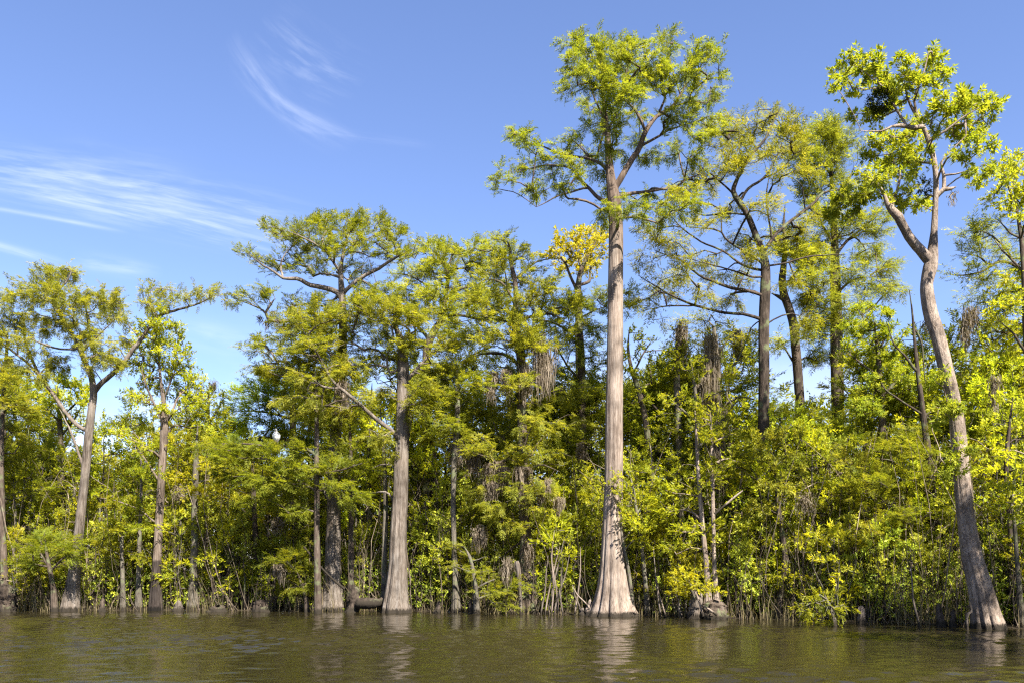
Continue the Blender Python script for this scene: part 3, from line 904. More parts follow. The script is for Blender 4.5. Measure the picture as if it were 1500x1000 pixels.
# --- second dark trunk
traced_tree(
    'cypress_tree', 'curved dark cypress trunk close behind the wide airy cypress, to its right', 'tree', 38.5,
    [(1176, 880, 20), (1175, 780, 16), (1174, 680, 15), (1172, 600, 14), (1168, 540, 14), (1165, 505, 14), (1162, 475, 13), (1155, 450, 12), (1148, 430, 12), (1146, 410, 11), (1148, 390, 9), (1150, 360, 6), (1148, 330, 4), (1150, 300, 2)],
    [[(1152, 440, 7), (1140, 436, 7), (1128, 432, 7)], [(1148, 420, 5), (1170, 395, 4), (1195, 385, 3)], [(1164, 490, 5), (1185, 460, 4), (1205, 440, 3)], [(1168, 540, 5), (1150, 510, 3), (1140, 495, 2)]],
    [(1165, 370, 26, 14), (1190, 385, 26, 14), (1175, 405, 26, 12), (1200, 415, 24, 14), (1190, 440, 26, 12), (1205, 465, 24, 12), (1180, 485, 22, 12), (1150, 345, 24, 14), (1140, 500, 20, 10), (1195, 520, 24, 14)],
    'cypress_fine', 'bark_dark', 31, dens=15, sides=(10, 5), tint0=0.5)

# --- straight trunk at 1225
traced_tree(
    'cypress_tree', 'straight upright cypress trunk standing left of the leaning forked tree', 'tree', 39.5,
    [(1232, 880, 22), (1231, 780, 19), (1229, 680, 18), (1227, 600, 18), (1226, 540, 18), (1225, 480, 17), (1224, 420, 15), (1223, 370, 12), (1221, 320, 9), (1219, 280, 6), (1217, 230, 4), (1214, 190, 2)],
    [[(1224, 380, 6), (1245, 350, 5), (1275, 325, 3), (1295, 300, 2)], [(1223, 360, 5), (1205, 330, 4), (1190, 300, 2)], [(1225, 430, 5), (1250, 410, 4), (1285, 405, 2)], [(1225, 460, 4), (1200, 450, 3), (1180, 455, 2)],
     [(1220, 300, 4), (1240, 270, 3), (1255, 240, 2)], [(1218, 260, 4), (1195, 230, 3), (1180, 210, 2)], [(1226, 500, 4), (1255, 490, 3), (1275, 480, 2)]],
    [(1215, 190, 22, 18), (1195, 210, 28, 18), (1235, 210, 24, 18), (1180, 240, 28, 18), (1225, 245, 30, 18), (1190, 275, 30, 18), (1250, 280, 26, 18), (1205, 310, 28, 16), (1250, 330, 32, 16), (1285, 330, 26, 16), (1270, 370, 32, 14), (1300, 390, 22, 14),
     (1210, 350, 26, 16), (1195, 385, 24, 14), (1245, 400, 26, 14), (1280, 415, 30, 12), (1310, 425, 18, 12), (1250, 440, 30, 14), (1195, 440, 24, 14), (1225, 470, 26, 12), (1260, 480, 26, 14), (1200, 490, 22, 14), (1235, 520, 26, 14)],
    'cypress_fine', 'bark_brown', 32, dens=14, sides=(12, 5), tint0=0.45)

# --- trees at the right edge
traced_tree(
    'cypress_tree', 'airy cypress at the far right edge, its limbs reaching left behind the leaning tree', 'tree', 36.0,
    [(1545, 880, 24), (1543, 780, 20), (1541, 660, 18), (1540, 560, 17), (1538, 480, 15), (1536, 420, 12), (1535, 360, 9), (1534, 300, 5), (1532, 260, 2)],
    [[(1537, 440, 8), (1515, 410, 7), (1490, 388, 6), (1465, 380, 5), (1440, 395, 4), (1410, 402, 3), (1390, 400, 2)], [(1490, 388, 5), (1475, 365, 4), (1455, 345, 3), (1430, 335, 2)], [(1536, 410, 6), (1510, 360, 5), (1480, 340, 4), (1462, 320, 2)],
     [(1540, 520, 6), (1515, 490, 5), (1480, 470, 4), (1440, 468, 3), (1415, 475, 2)]],
    [(1420, 335, 30, 12), (1450, 340, 30, 14), (1485, 345, 28, 14), (1520, 350, 30, 16), (1435, 365, 30, 12), (1470, 375, 30, 12), (1505, 385, 26, 12), (1420, 395, 28, 10), (1455, 405, 30, 12), (1490, 415, 30, 14), (1530, 420, 30, 16), (1435, 435, 28, 12), (1475, 445, 28, 13), (1520, 455, 28, 15),
     (1450, 470, 26, 12), (1495, 485, 28, 14), (1440, 500, 26, 12), (1530, 300, 30, 18), (1560, 340, 30, 20)],
    'cypress_fine', 'bark_brown', 33, dens=8, sides=(10, 5), tint0=0.5)
traced_tree(
    'maple_tree', 'yellow-green broadleaf crown cut by the right edge, above the airy limbs', 'tree', 33.5,
    [(1512, 880, 20), (1511, 760, 16), (1509, 640, 14), (1506, 540, 12), (1503, 460, 10), (1500, 400, 8), (1496, 350, 6), (1490, 310, 4), (1484, 270, 2)],
    [[(1500, 400, 5), (1470, 370, 3), (1450, 345, 2)], [(1496, 350, 4), (1520, 300, 3), (1530, 270, 2)], [(1505, 520, 6), (1485, 490, 4), (1465, 470, 3)], [(1504, 480, 5), (1520, 440, 4), (1535, 420, 2)]],
    [(1470, 245, 20, 14), (1490, 240, 22, 16), (1515, 245, 24, 18), (1470, 270, 22, 16), (1495, 275, 24, 16), (1480, 300, 22, 14), (1520, 290, 24, 18), (1455, 290, 12, 12), (1500, 320, 22, 12), (1470, 420, 26, 14), (1495, 440, 24, 14), (1470, 455, 24, 14), (1485, 400, 20, 12), (1510, 470, 22, 14)],
    'lime', 'bark_brown', 34, dens=10, sides=(9, 5), size=1.05)

# --- low wide cypress with the bird's limb
traced_tree(
    'cypress_tree', 'low wide bright cypress whose level top limb carries the white bird', 'tree', 36.9,
    [(466, 897.7, 15), (465, 840, 13), (464, 780, 11), (464, 720, 10), (464, 660, 9), (464, 610, 8), (463, 570, 6), (462, 545, 4)],
    [[(464, 665, 7), (445, 656, 6), (425, 653, 5.5), (405, 651, 5), (385, 650, 4), (350, 648, 3), (310, 648, 2)],
     [(464, 690, 5), (435, 675, 4), (400, 672, 3), (360, 668, 2)], [(464, 720, 5), (440, 705, 4), (410, 700, 3), (375, 700, 2)], [(464, 610, 4), (485, 590, 3), (505, 585, 2)],
     [(464, 700, 5), (490, 690, 4), (530, 680, 2)], [(463, 580, 4), (445, 570, 3), (430, 565, 2)]],
    [(300, 657, 24, 7), (325, 655, 30, 8), (350, 656, 32, 8), (380, 659, 30, 7), (405, 662, 24, 6), (425, 660, 28, 8), (450, 672, 28, 8), (330, 668, 28, 10), (370, 672, 32, 10), (420, 680, 30, 10), (460, 690, 28, 10), (500, 680, 32, 10), (540, 688, 26, 8), (360, 700, 30, 12), (400, 705, 32, 12), (440, 715, 30, 12), (490, 712, 30, 10), (520, 730, 28, 10),
     (330, 695, 24, 12), (380, 735, 30, 12), (430, 745, 30, 8)],
    'cypress', 'bark_brown', 35, dens=13, sides=(10, 5), tint0=0.72, spread=0.7, slim=0.8, upward=0.15)

# --- dark green tree behind the bird
traced_tree(
    'cypress_tree', 'deep green cypress with black level limbs, just behind the white bird', 'tree', 47.0,
    [(432, 880, 16), (431, 760, 13), (430, 680, 12), (429, 620, 10), (428, 580, 7), (427, 555, 4)],
    [[(430, 650, 7), (405, 642, 6), (380, 640, 5), (350, 645, 3), (330, 642, 2)], [(385, 640, 4), (400, 622, 3), (415, 612, 2)], [(429, 615, 5), (400, 605, 4), (370, 600, 3), (345, 602, 2)], [(429, 600, 5), (450, 585, 4), (475, 575, 2)], [(428, 590, 4), (405, 575, 3), (385, 568, 2)]],
    [(360, 575, 24, 10), (385, 568, 30, 11), (415, 562, 30, 12), (445, 565, 28, 12), (475, 572, 26, 12), (350, 598, 24, 9), (385, 592, 30, 10), (420, 588, 30, 10), (460, 592, 28, 10), (375, 612, 30, 8), (420, 612, 30, 9), (460, 615, 26, 10), (345, 620, 20, 6), (350, 637, 18, 5), (485, 600, 24, 12), (400, 640, 26, 12, 0.8), (430, 640, 26, 14, 0.8), (375, 650, 26, 10, 0.8), (455, 640, 26, 14), (415, 625, 24, 10, 0.6), (340, 660, 26, 10)],
    'cypress_dark', 'bark_dark', 36, dens=13, sides=(9, 5), upward=0.1)

# --- yellow-green crowns behind the left
traced_tree(
    'maple_tree', 'yellow-green maple crown showing behind the fork of the leftmost cypress', 'tree', 45.0,
    [(90, 880, 16), (90, 760, 12), (89, 680, 10), (88, 630, 8), (86, 590, 5), (84, 565, 2)],
    [[(89, 640, 5), (110, 610, 3), (120, 590, 2)], [(88, 620, 5), (70, 600, 3), (60, 590, 2)]],
    [(70, 568, 22, 10), (95, 560, 24, 10), (115, 568, 20, 12), (65, 588, 22, 10), (95, 582, 26, 11), (120, 588, 14, 12), (85, 605, 28, 10)],
    'lime', 'bark_brown', 37, dens=13, sides=(8, 5), size=1.05)
traced_tree(
    'maple_tree', 'rounded yellow-green crown in the gap right of the slim pale trunk', 'tree', 43.5,
    [(302, 880, 16), (303, 760, 12), (304, 680, 10), (304, 630, 8), (305, 595, 4), (306, 570, 2)],
    [[(304, 640, 5), (285, 615, 3), (278, 600, 2)], [(304, 625, 5), (320, 600, 3), (325, 590, 2)]],
    [(300, 575, 20, 9), (318, 585, 18, 12), (290, 590, 20, 12), (308, 605, 26, 13), (285, 615, 20, 12), (322, 620, 16, 12), (300, 632, 28, 12)],
    'lime', 'bark_brown', 38, dens=11, sides=(8, 5), tint0=0.4)

# --- leafy bays in front of the sky right of the middle
traced_tree(
    'bay_tree', 'leafy tree with big lime leaves filling the gap left of the leaning forked trunk', 'tree', 35.5,
    [(1300, 880, 16), (1298, 780, 13), (1295, 680, 12), (1292, 600, 10), (1288, 540, 8), (1284, 500, 5), (1280, 470, 2)],
    [[(1290, 580, 6), (1320, 550, 4), (1345, 530, 2)], [(1289, 550, 5), (1260, 530, 4), (1240, 515, 2)], [(1286, 515, 4), (1300, 490, 3), (1310, 475, 2)]],
    [(1260, 455, 20, 12), (1285, 462, 22, 14), (1250, 480, 24, 15), (1280, 490, 30, 15), (1310, 485, 24, 15), (1260, 510, 30, 15), (1300, 515, 32, 15), (1335, 520, 26, 14), (1280, 540, 34, 15), (1325, 545, 34, 15), (1350, 560, 26, 14), (1270, 565, 32, 15), (1310, 575, 34, 15), (1345, 590, 28, 14), (1265, 595, 30, 15)],
    'bay', 'bark_brown', 39, dens=9, sides=(9, 5), size=0.85)
traced_tree(
    'gum_tree', 'upright leafy gum with gold-tipped leaves beside the moss-wrapped trunk', 'tree', 37.0,
    [(1018, 890, 14), (1019, 800, 11), (1020, 720, 9), (1022, 650, 8), (1020, 590, 6), (1015, 550, 4), (1010, 515, 2)],
    [[(1021, 660, 5), (1045, 630, 3), (1065, 610, 2)], [(1020, 620, 5), (990, 590, 3), (975, 575, 2)], [(1021, 700, 4), (985, 690, 3), (955, 680, 2)], [(1020, 740, 4), (1050, 715, 3), (1075, 700, 2)]],
    [(1005, 515, 16, 12), (1020, 540, 22, 14), (990, 545, 18, 12), (1075, 540, 18, 14), (1095, 520, 16, 14), (1105, 555, 20, 14), (1060, 565, 22, 12), (985, 580, 28, 14), (1030, 590, 28, 14), (970, 615, 30, 14), (1010, 630, 34, 14), (1055, 625, 28, 14), (960, 650, 30, 14), (1000, 665, 34, 14), (1050, 665, 28, 14), (940, 680, 26, 12), (980, 700, 30, 13), (1080, 590, 26, 14)],
    'lime', 'bark_grey', 40, dens=8, sides=(9, 5), size=0.85, tint0=0.55)
traced_tree(
    'gum_tree', 'thin leafy tree leaning out from behind the right side of the tallest trunk', 'tree', 38.5,
    [(965, 890, 14), (962, 800, 11), (955, 700, 10), (946, 620, 9), (935, 570, 8), (925, 540, 6), (920, 510, 4), (922, 480, 2)],
    [[(935, 570, 5), (955, 590, 5), (975, 610, 3)], [(926, 545, 4), (945, 515, 3), (955, 500, 2)]],
    [(930, 485, 14, 9), (945, 500, 18, 12), (925, 515, 20, 12), (955, 530, 22, 13), (930, 550, 24, 13), (965, 560, 24, 13), (940, 585, 26, 12), (980, 520, 16, 12), (925, 610, 24, 14)],
    'broad', 'bark_brown', 41, dens=9, sides=(9, 5), tint0=0.6)

# --- thin and dark individual stems that stay readable
traced_tree(
    'dark_sapling', 'dark leaning stem with a forked bare top, left of the leaning forked tree', 'tree', 33.0,
    [(1386, 912, 20), (1383, 880, 16), (1378, 840, 12), (1373, 780, 11), (1366, 720, 10), (1358, 650, 10), (1350, 590, 7.5), (1343, 530, 5.5), (1339, 490, 4), (1336, 455, 2.5), (1332, 425, 1.2)],
    [[(1345, 545, 6), (1325, 520, 4), (1310, 505, 3), (1298, 470, 2)], [(1352, 605, 5), (1325, 590, 4), (1295, 570, 3), (1290, 560, 2)], [(1338, 480, 4), (1350, 500, 4), (1356, 560, 3)], [(1375, 830, 6), (1355, 815, 5), (1330, 815, 3), (1315, 818, 2)], [(1366, 705, 5), (1340, 700, 4), (1310, 675, 3), (1280, 670, 2)], [(1372, 770, 4), (1340, 745, 3), (1300, 740, 2)]],
    [(1290, 650, 44, 14), (1330, 640, 40, 14), (1350, 665, 36, 13), (1300, 685, 44, 14), (1345, 695, 36, 12), (1270, 710, 40, 14), (1320, 720, 44, 12), (1360, 750, 36, 11), (1320, 765, 46, 12), (1280, 775, 40, 11), (1370, 775, 36, 10), (1300, 795, 46, 11), (1350, 795, 40, 10), (1260, 800, 34, 10), (1395, 760, 26, 12), (1330, 860, 32, 8), (1370, 870, 34, 9), (1390, 855, 26, 8), (1345, 885, 22, 8)],
    'cypress', 'bark_dark', 42, dens=9, sides=(12, 5), flare=0.1, tint0=0.62, upward=0.1)
traced_tree(
    'moss_wrapped_tree', 'pale trunk wrapped in grey moss, midway between the tallest and the wide airy cypress', 'tree', 37.8,
    [(1052, 892, 20), (1051, 850, 14), (1050, 780, 12), (1049, 700, 12), (1049, 620, 13), (1048, 560, 13), (1047, 510, 10), (1046, 480, 5)],
    [[(1049, 600, 6), (1065, 590, 5), (1085, 580, 4), (1105, 583, 2)], [(1048, 560, 4), (1030, 545, 4), (1022, 530, 3)], [(1048, 530, 4), (1065, 500, 3), (1085, 485, 2)], [(1048, 560, 4), (1075, 530, 4), (1095, 490, 3)]],
    [(1040, 470, 22, 9), (1065, 480, 22, 10), (1030, 490, 18, 9), (1080, 500, 18, 10), (1020, 470, 18, 8)],
    'cypress_fine', 'bark_grey', 43, dens=8, sides=(10, 5))
traced_tree(
    'moss_wrapped_tree', 'short broken mossy stub standing above the leaves, left of the moss-wrapped trunk', 'tree', 38.6,
    [(1000, 890, 14), (998, 800, 11), (996, 700, 10), (993, 600, 10), (991, 540, 10), (993, 500, 8), (995, 478, 6)], [[(993, 560, 4), (1005, 590, 3), (1012, 610, 2)]],
    [(985, 500, 10, 8), (990, 530, 12, 8), (1008, 560, 12, 8), (985, 485, 8, 6)], 'lime', 'bark_grey', 44, dens=9, sides=(10, 5), size=0.8)

# more thin trunks: (px base, base width, Y offset behind shore, points, limb list)
STEMS = [
    ('cypress_tree', 'dark stem at the very left edge with a shaggy base', 5, 16, 0.3, [(6, 850, 11), (4, 780, 8), (2, 700, 7), (3, 620, 6), (6, 560, 5), (10, 510, 4), (12, 480, 2)], [(5, 560, 26, 14), (20, 590, 26, 15), (0, 620, 30, 15), (25, 640, 28, 14), (-15, 580, 26, 16), (10, 670, 30, 14), (-10, 700, 30, 14), (40, 600, 18, 14)], 'cypress_olive', 'bark_brown'),
    ('dark_sapling', 'black-based stem above the fallen log, left of the broken-topped trunk', 515, 17, 0.6, [(514, 850, 8.5), (514, 780, 7.5), (515, 720, 7), (514, 680, 6), (513, 640, 4), (512, 600, 2)], [(515, 640, 26, 12), (535, 660, 24, 12), (500, 655, 24, 12), (520, 690, 24, 10)], 'small', 'bark_dark'),
    ('dark_sapling', 'thin stem grown against the left flank of the broken-topped trunk', 564, 16, 0.5, [(563, 850, 9), (564, 790, 8), (565, 730, 7), (563, 680, 6), (560, 630, 4), (556, 590, 2)], [(550, 600, 24, 12), (570, 590, 22, 12), (555, 630, 26, 12)], 'small', 'bark_grey'),
    ('gum_tree', 'pale mossy stem in the gap left of the broken-topped trunk', 543, 15, 4.0, [(543, 830, 10), (541, 760, 10), (540, 700, 10), (541, 650, 8), (543, 600, 5), (545, 560, 2)], [(535, 580, 28, 14), (560, 600, 26, 14), (525, 610, 28, 14), (545, 635, 30, 14)], 'broad', 'bark_grey'),
    ('gum_tree', 'slender grey stem two steps right of the broken-topped trunk', 668, 15, 0.4, [(667, 850, 9), (665, 790, 7), (664, 730, 7), (666, 670, 9), (670, 610, 8), (670, 560, 6), (667, 520, 3)], [(660, 545, 28, 14), (690, 560, 28, 14), (650, 580, 30, 14), (685, 600, 30, 14), (655, 620, 30, 14), (690, 645, 28, 14)], 'cypress', 'bark_grey'),
    ('gum_tree', 'stem with a crook low down, far behind the slender grey stem', 636, 13, 6.0, [(638, 830, 9), (640, 760, 9), (637, 690, 9), (630, 640, 9), (628, 600, 8), (632, 550, 4)], [(610, 590, 26, 14), (640, 580, 26, 14), (620, 620, 28, 14), (650, 630, 24, 14)], 'small', 'bark_dark'),
    ('gum_tree', 'short pale stem with low leaves, first left of the slim pale trunk', 203, 11, 0.3, [(203, 850, 7), (204, 800, 6), (206, 750, 5), (207, 700, 4), (206, 650, 2)], [(195, 660, 26, 14), (215, 690, 24, 14), (190, 700, 28, 14), (205, 740, 26, 12), (185, 745, 24, 12), (200, 770, 22, 10)], 'lime', 'bark_grey'),
    ('gum_tree', 'pale short stem rising from the reeds between the two leftmost big trunks', 180, 9, 0.2, [(180, 855, 6), (179, 820, 5), (178, 780, 4), (176, 740, 2)], [(175, 740, 24, 12), (190, 770, 24, 12), (165, 775, 26, 12), (180, 800, 26, 11), (160, 800, 22, 10), (195, 815, 20, 8)], 'lime', 'bark_grey'),
    ('gum_tree', 'white-barked slender trunk in leafy shade right of the tallest cypress', 1037, 20, 0.1, [(1037, 860, 8), (1034, 820, 7), (1029, 770, 6.5), (1025, 720, 6), (1022, 680, 5), (1020, 640, 4), (1018, 600, 2)], [(1010, 690, 34, 13), (1045, 700, 28, 12), (990, 725, 34, 13), (1025, 740, 34, 12), (975, 750, 30, 12), (1010, 775, 34, 12), (1045, 770, 24, 12), (990, 800, 30, 12)], 'narrow', 'bark_tall'),
    ('gum_tree', 'reddish straight pole trunk beside the white-barked slender one', 1049, 18, 0.15, [(1049, 870, 8), (1046, 820, 6), (1045, 770, 5.5), (1044, 720, 5.5), (1043, 680, 5), (1042, 640, 4), (1040, 600, 2)], [(1060, 610, 26, 13), (1035, 625, 26, 13), (1075, 640, 28, 13), (1090, 670, 26, 13), (1070, 690, 28, 12), (1085, 660, 20, 10), (1040, 640, 24, 12, -0.6), (1030, 600, 24, 14, -0.4), (1050, 680, 22, 10, -0.6), (1035, 710, 20, 8, -0.6)], 'lime', 'bark_bay'),
    ('gum_tree', 'tilted thin stem rising left out of the brush right of the tallest trunk', 948, 9, 0.6, [(945, 850, 6), (940, 800, 5), (934, 760, 4.5), (928, 720, 4), (922, 690, 3)], [(935, 690, 26, 12), (915, 705, 20, 11), (950, 715, 28, 12), (930, 735, 28, 11), (960, 745, 26, 12), (920, 755, 18, 10, -0.8), (940, 770, 26, 10)], 'lime', 'bark_grey'),
    ('dark_sapling', 'crooked dark stem far right of all, behind the leaning trunk base', 1490, 14, 1.5, [(1488, 850, 9), (1482, 800, 8), (1478, 740, 8), (1474, 690, 7), (1478, 630, 5), (1484, 580, 2)], [(1480, 590, 30, 14), (1455, 620, 28, 14), (1500, 630, 30, 14), (1465, 660, 30, 14), (1495, 680, 30, 14), (1450, 690, 28, 14), (1480, 720, 30, 14)], 'small', 'bark_dark'),
    ('gum_tree', 'bent pale stem rising at the right edge beyond the leaning trunk', 1497, 10, 0.5, [(1493, 860, 7), (1489, 810, 6), (1486, 770, 5), (1480, 730, 4), (1470, 700, 2)], [(1465, 715, 26, 11), (1490, 730, 26, 12), (1475, 750, 28, 11), (1500, 765, 24, 12)], 'broad', 'bark_grey'),
    ('gum_tree', 'forked dark stem in shade left of the hanging waterside branch', 1140, 12, 0.8, [(1146, 860, 8), (1150, 820, 8), (1146, 780, 7), (1140, 740, 6), (1136, 700, 4), (1132, 650, 2)], [(1120, 650, 34, 14), (1150, 640, 34, 14), (1110, 680, 36, 14), (1150, 680, 36, 14), (1130, 715, 38, 14), (1165, 715, 34, 14), (1110, 745, 36, 14), (1150, 750, 36, 14)], 'broad_dark', 'bark_dark'),
    ('cypress_tree', 'twin-stemmed mossy trunk a little right of the slim pale one', 283, 18, 0.8, [(284, 850, 12), (285, 800, 10), (286, 740, 9), (287, 690, 8), (288, 650, 5), (290, 620, 2)], [(275, 650, 26, 13), (300, 655, 28, 13), (285, 680, 30, 13), (310, 690, 30, 13), (270, 700, 26, 13), (295, 720, 30, 13)], 'broad', 'bark_grey'),
    ('gum_tree', 'dark leaning gum in the thicket midway between the slim pale and flat-topped trunks', 378, 14, 1.5, [(378, 840, 9), (374, 780, 8), (371, 720, 7), (370, 680, 4), (370, 650, 2)], [(350, 690, 32, 14), (385, 700, 32, 14), (340, 725, 34, 14), (375, 735, 34, 14), (400, 755, 28, 14), (350, 765, 36, 14), (385, 785, 34, 13)], 'small', 'bark_dark'),
]
for i, (nm, lab, bx, bw, dy, pts, blobs, leaf, bark) in enumerate(STEMS):
    bp = bank_py(bx)
    traced_tree(nm, lab, 'tree', bank_Y(bx) + dy, [(bx, bp, bw)] + pts, [], blobs, leaf, bark, 60 + i, dens=10, sides=(9, 4), flare=0.1 if dy < 1 else None, bf=0.35)
# ================================================================== UNDERSTORY
def proto_tree(name, H, W, leaf, bark, seed, stems=1, low=0.25, dens=7.0, lobes=16, **kw):
    """A young tree or shrub in local metres: crown between low*H and H, width W."""
    rng = np.random.default_rng(seed)
    root = thing(name, 'x', 'tree', (0, 0, 0))
    lines = []
    for s in range(stems):
        a = rng.uniform(0, 2 * PI)
        sp = 0.0 if s == 0 else rng.uniform(0.12, 0.32) * W
        n = 6
        z = np.linspace(0, 1, n)
        h = H * (0.9 if s == 0 else rng.uniform(0.55, 0.85))
        pts = np.stack([np.cos(a) * (0.15 * s + sp * z ** 1.3), np.sin(a) * (0.15 * s + sp * z ** 1.3), h * z], 1)
        pts[1:] += rng.normal(0, 0.022 * H * 0.35, (n - 1, 3)) * np.array([1, 1, 0.2])
        pts[0, 2] = -0.4
        r0 = (0.012 * H + 0.015) * (1.0 if s == 0 else 0.7)
        rad = r0 * (1 - 0.85 * z)
        if s:
            pts[0] = [np.cos(a) * 0.15, np.sin(a) * 0.15, -0.4]
        lines.append(smooth_line(pts, rad, 0.25))
    bl = []
    for i in range(lobes):
        f = low + (1 - low) * (i + rng.uniform(0, 1)) / lobes
        prof = math.sin(PI * min(1, max(0, (f - low) / (1 - low)) * 0.8 + 0.18)) ** 0.7
        a = rng.uniform(0, 2 * PI)
        rr = W * 0.5 * prof * rng.uniform(0.25, 0.85)
        s = W * rng.uniform(0.13, 0.22)
        bl.append((rr * math.cos(a), rr * math.sin(a), f * H * 0.97, s, s, s * rng.uniform(0.45, 0.7)))
    tg = ellipsoid_targets(bl, dens, rng)
    make_tree(root, lines, tg, leaf, bark, rng, sides=(7, 4), bare=0.22, tip=0.011, **kw)
    return root


PROTO = {
    'round': [proto_tree('understory_tree', 8, 4.6, 'broad', 'bark_grey', 101, 2, 0.2, 8, 22), proto_tree('understory_tree', 8, 4.2, 'broad', 'bark_brown', 102, 3, 0.15, 8, 22),
              proto_tree('understory_tree', 8, 4.8, 'small', 'bark_grey', 110, 2, 0.22, 8, 22)],
    'dark': [proto_tree('understory_tree', 8, 4.8, 'broad_dark', 'bark_dark', 103, 2, 0.15, 8, 22), proto_tree('understory_tree', 8, 4.4, 'small_dark', 'bark_dark', 104, 3, 0.15, 8, 22)],
    'lime': [proto_tree('understory_tree', 8, 3.8, 'lime', 'bark_grey', 105, 2, 0.3, 8, 18), proto_tree('understory_tree', 8, 4.0, 'lime', 'bark_brown', 111, 2, 0.3, 7, 18, size=0.85)],
    'cypress': [proto_tree('young_cypress', 8, 4.6, 'cypress', 'bark_brown', 106, 1, 0.2, 9, 20, upward=0.1), proto_tree('young_cypress', 8, 4.2, 'cypress_olive', 'bark_brown', 112, 1, 0.22, 9, 20, upward=0.1)],
    'shrub': [proto_tree('bank_shrub', 4, 3.2, 'broad', 'bark_grey', 107, 5, 0.2, 10, 16), proto_tree('bank_shrub', 4, 3.0, 'small', 'bark_brown', 108, 6, 0.25, 10, 16), proto_tree('bank_shrub', 4, 3.2, 'narrow', 'bark_grey', 113, 5, 0.2, 10, 16)],
    'shrub_dark': [proto_tree('bank_shrub', 4, 3.2, 'broad_dark', 'bark_dark', 109, 6, 0.2, 10, 16), proto_tree('bank_shrub', 4, 3.4, 'small_dark', 'bark_dark', 114, 6, 0.2, 10, 16)],
}
LOOK = {'round': 'bushy mid-green tree', 'dark': 'dense dark green tree', 'lime': 'bright lime-leaved tree', 'cypress': 'feathery young cypress', 'shrub': 'many-stemmed green shrub', 'shrub_dark': 'dark many-stemmed shrub'}
MARK = [(104, 'leftmost forked cypress'), (229, 'slim pale trunk'), (487, 'flat-topped cypress'), (580, 'broken-topped cypress'), (773, 'moss-hung cypress'), (897, 'tallest cypress'), (1120, 'wide airy cypress'), (1447, 'leaning forked tree')]
ORD = ['first', 'second', 'third', 'fourth', 'fifth', 'sixth', 'seventh', 'eighth', 'ninth', 'tenth', 'eleventh', 'twelfth', 'thirteenth', 'fourteenth']
used_proto = {}
placed = []


def plant(kind, px, dY, top_py, row, wide=1.0):
    Y = bank_Y(px) + dY
    c = at(px, top_py, Y)
    k = int(RNG.integers(0, len(PROTO[kind])))
    Hp = 4.0 if kind.startswith('shrub') else 8.0
    sz = c[2] / Hp
    placed.append([kind, k, px, c[0], Y, sz, max(sz, 0.62 if Hp == 8 else 0.5) * wide, row])


# shoreline shrubs: (kind, px, offset, top row)
for kind, px, dY, top in [
    ('shrub', -120, 1.0, 780), ('shrub_dark', -50, 1.2, 770), ('shrub', 25, 0.9, 775), ('shrub', 62, 1.0, 770), ('shrub_dark', 140, 1.5, 770), ('shrub_dark', 175, 2.2, 740), ('shrub', 258, 1.2, 750),
    ('shrub_dark', 300, 1.4, 740), ('shrub', 335, 1.0, 770), ('shrub_dark', 360, 1.3, 745), ('shrub', 402, 0.9, 790), ('shrub', 440, 0.8, 800), ('shrub_dark', 530, 2.6, 770), ('shrub_dark', 625, 2.0, 760),
    ('shrub_dark', 655, 1.5, 750), ('shrub', 700, 1.6, 770), ('shrub_dark', 725, 0.7, 800), ('shrub', 815, 1.0, 760), ('shrub_dark', 845, 1.6, 745), ('shrub', 865, 2.2, 760), ('shrub_dark', 940, 2.0, 760), ('shrub', 965, 1.2, 770),
    ('shrub', 1005, 0.5, 800), ('shrub_dark', 1080, 1.3, 760), ('shrub_dark', 1115, 1.6, 750), ('shrub', 1165, 1.0, 770), ('shrub', 1222, 0.3, 770), ('shrub_dark', 1250, 1.0, 760), ('shrub_dark', 1295, 1.2, 770), ('shrub_dark', 1335, 1.4, 790),
    ('shrub_dark', 1375, 1.8, 800), ('shrub_dark', 1480, 2.0, 760), ('shrub', 1530, 1.2, 760), ('shrub_dark', 1590, 1.2, 750), ('shrub', 1660, 1.0, 760)]:
    plant(kind, px, dY, top, 'front')
# middle row
for kind, px, dY, top in [
    ('round', -150, 3, 640), ('round', -85, 3.2, 620), ('dark', -30, 3, 640), ('round', 20, 2.6, 650), ('cypress', 65, 3.4, 640), ('round', 110, 3.0, 655), ('lime', 150, 2.8, 610), ('round', 178, 3.2, 660), ('dark', 212, 3.6, 670), ('round', 262, 2.6, 650),
    ('lime', 290, 3.4, 660), ('dark', 325, 2.6, 680), ('round', 352, 2.8, 665), ('round', 395, 2.4, 690), ('cypress', 430, 2.4, 690), ('dark', 468, 3.8, 700), ('round', 520, 3.2, 660), ('round', 556, 3.5, 650), ('lime', 610, 3.2, 640), ('round', 640, 2.8, 660),
    ('dark', 672, 2.4, 700), ('round', 705, 2.6, 690), ('cypress', 735, 2.8, 680), ('dark', 770, 2.8, 720), ('round', 812, 2.4, 690), ('dark', 842, 2.6, 680), ('round', 868, 3.2, 690), ('round', 925, 3.0, 660), ('round', 985, 2.4, 680), ('dark', 1062, 2.8, 700), ('round', 1090, 2.6, 640), ('round', 1150, 2.6, 600),
    ('dark', 1125, 3.4, 660), ('round', 1190, 2.4, 620), ('dark', 1218, 3.0, 640), ('cypress', 1245, 1.8, 650), ('cypress', 1285, 2.4, 690), ('round', 1330, 3.0, 690), ('dark', 1370, 3.4, 660), ('round', 1440, 3.2, 640), ('round', 1480, 2.8, 600), ('dark', 1515, 2.6, 650), ('round', 1560, 3, 600), ('round', 1620, 3, 600), ('dark', 1690, 3, 600)]:
    plant(kind, px, dY, top + RNG.uniform(-10, 10), 'middle')
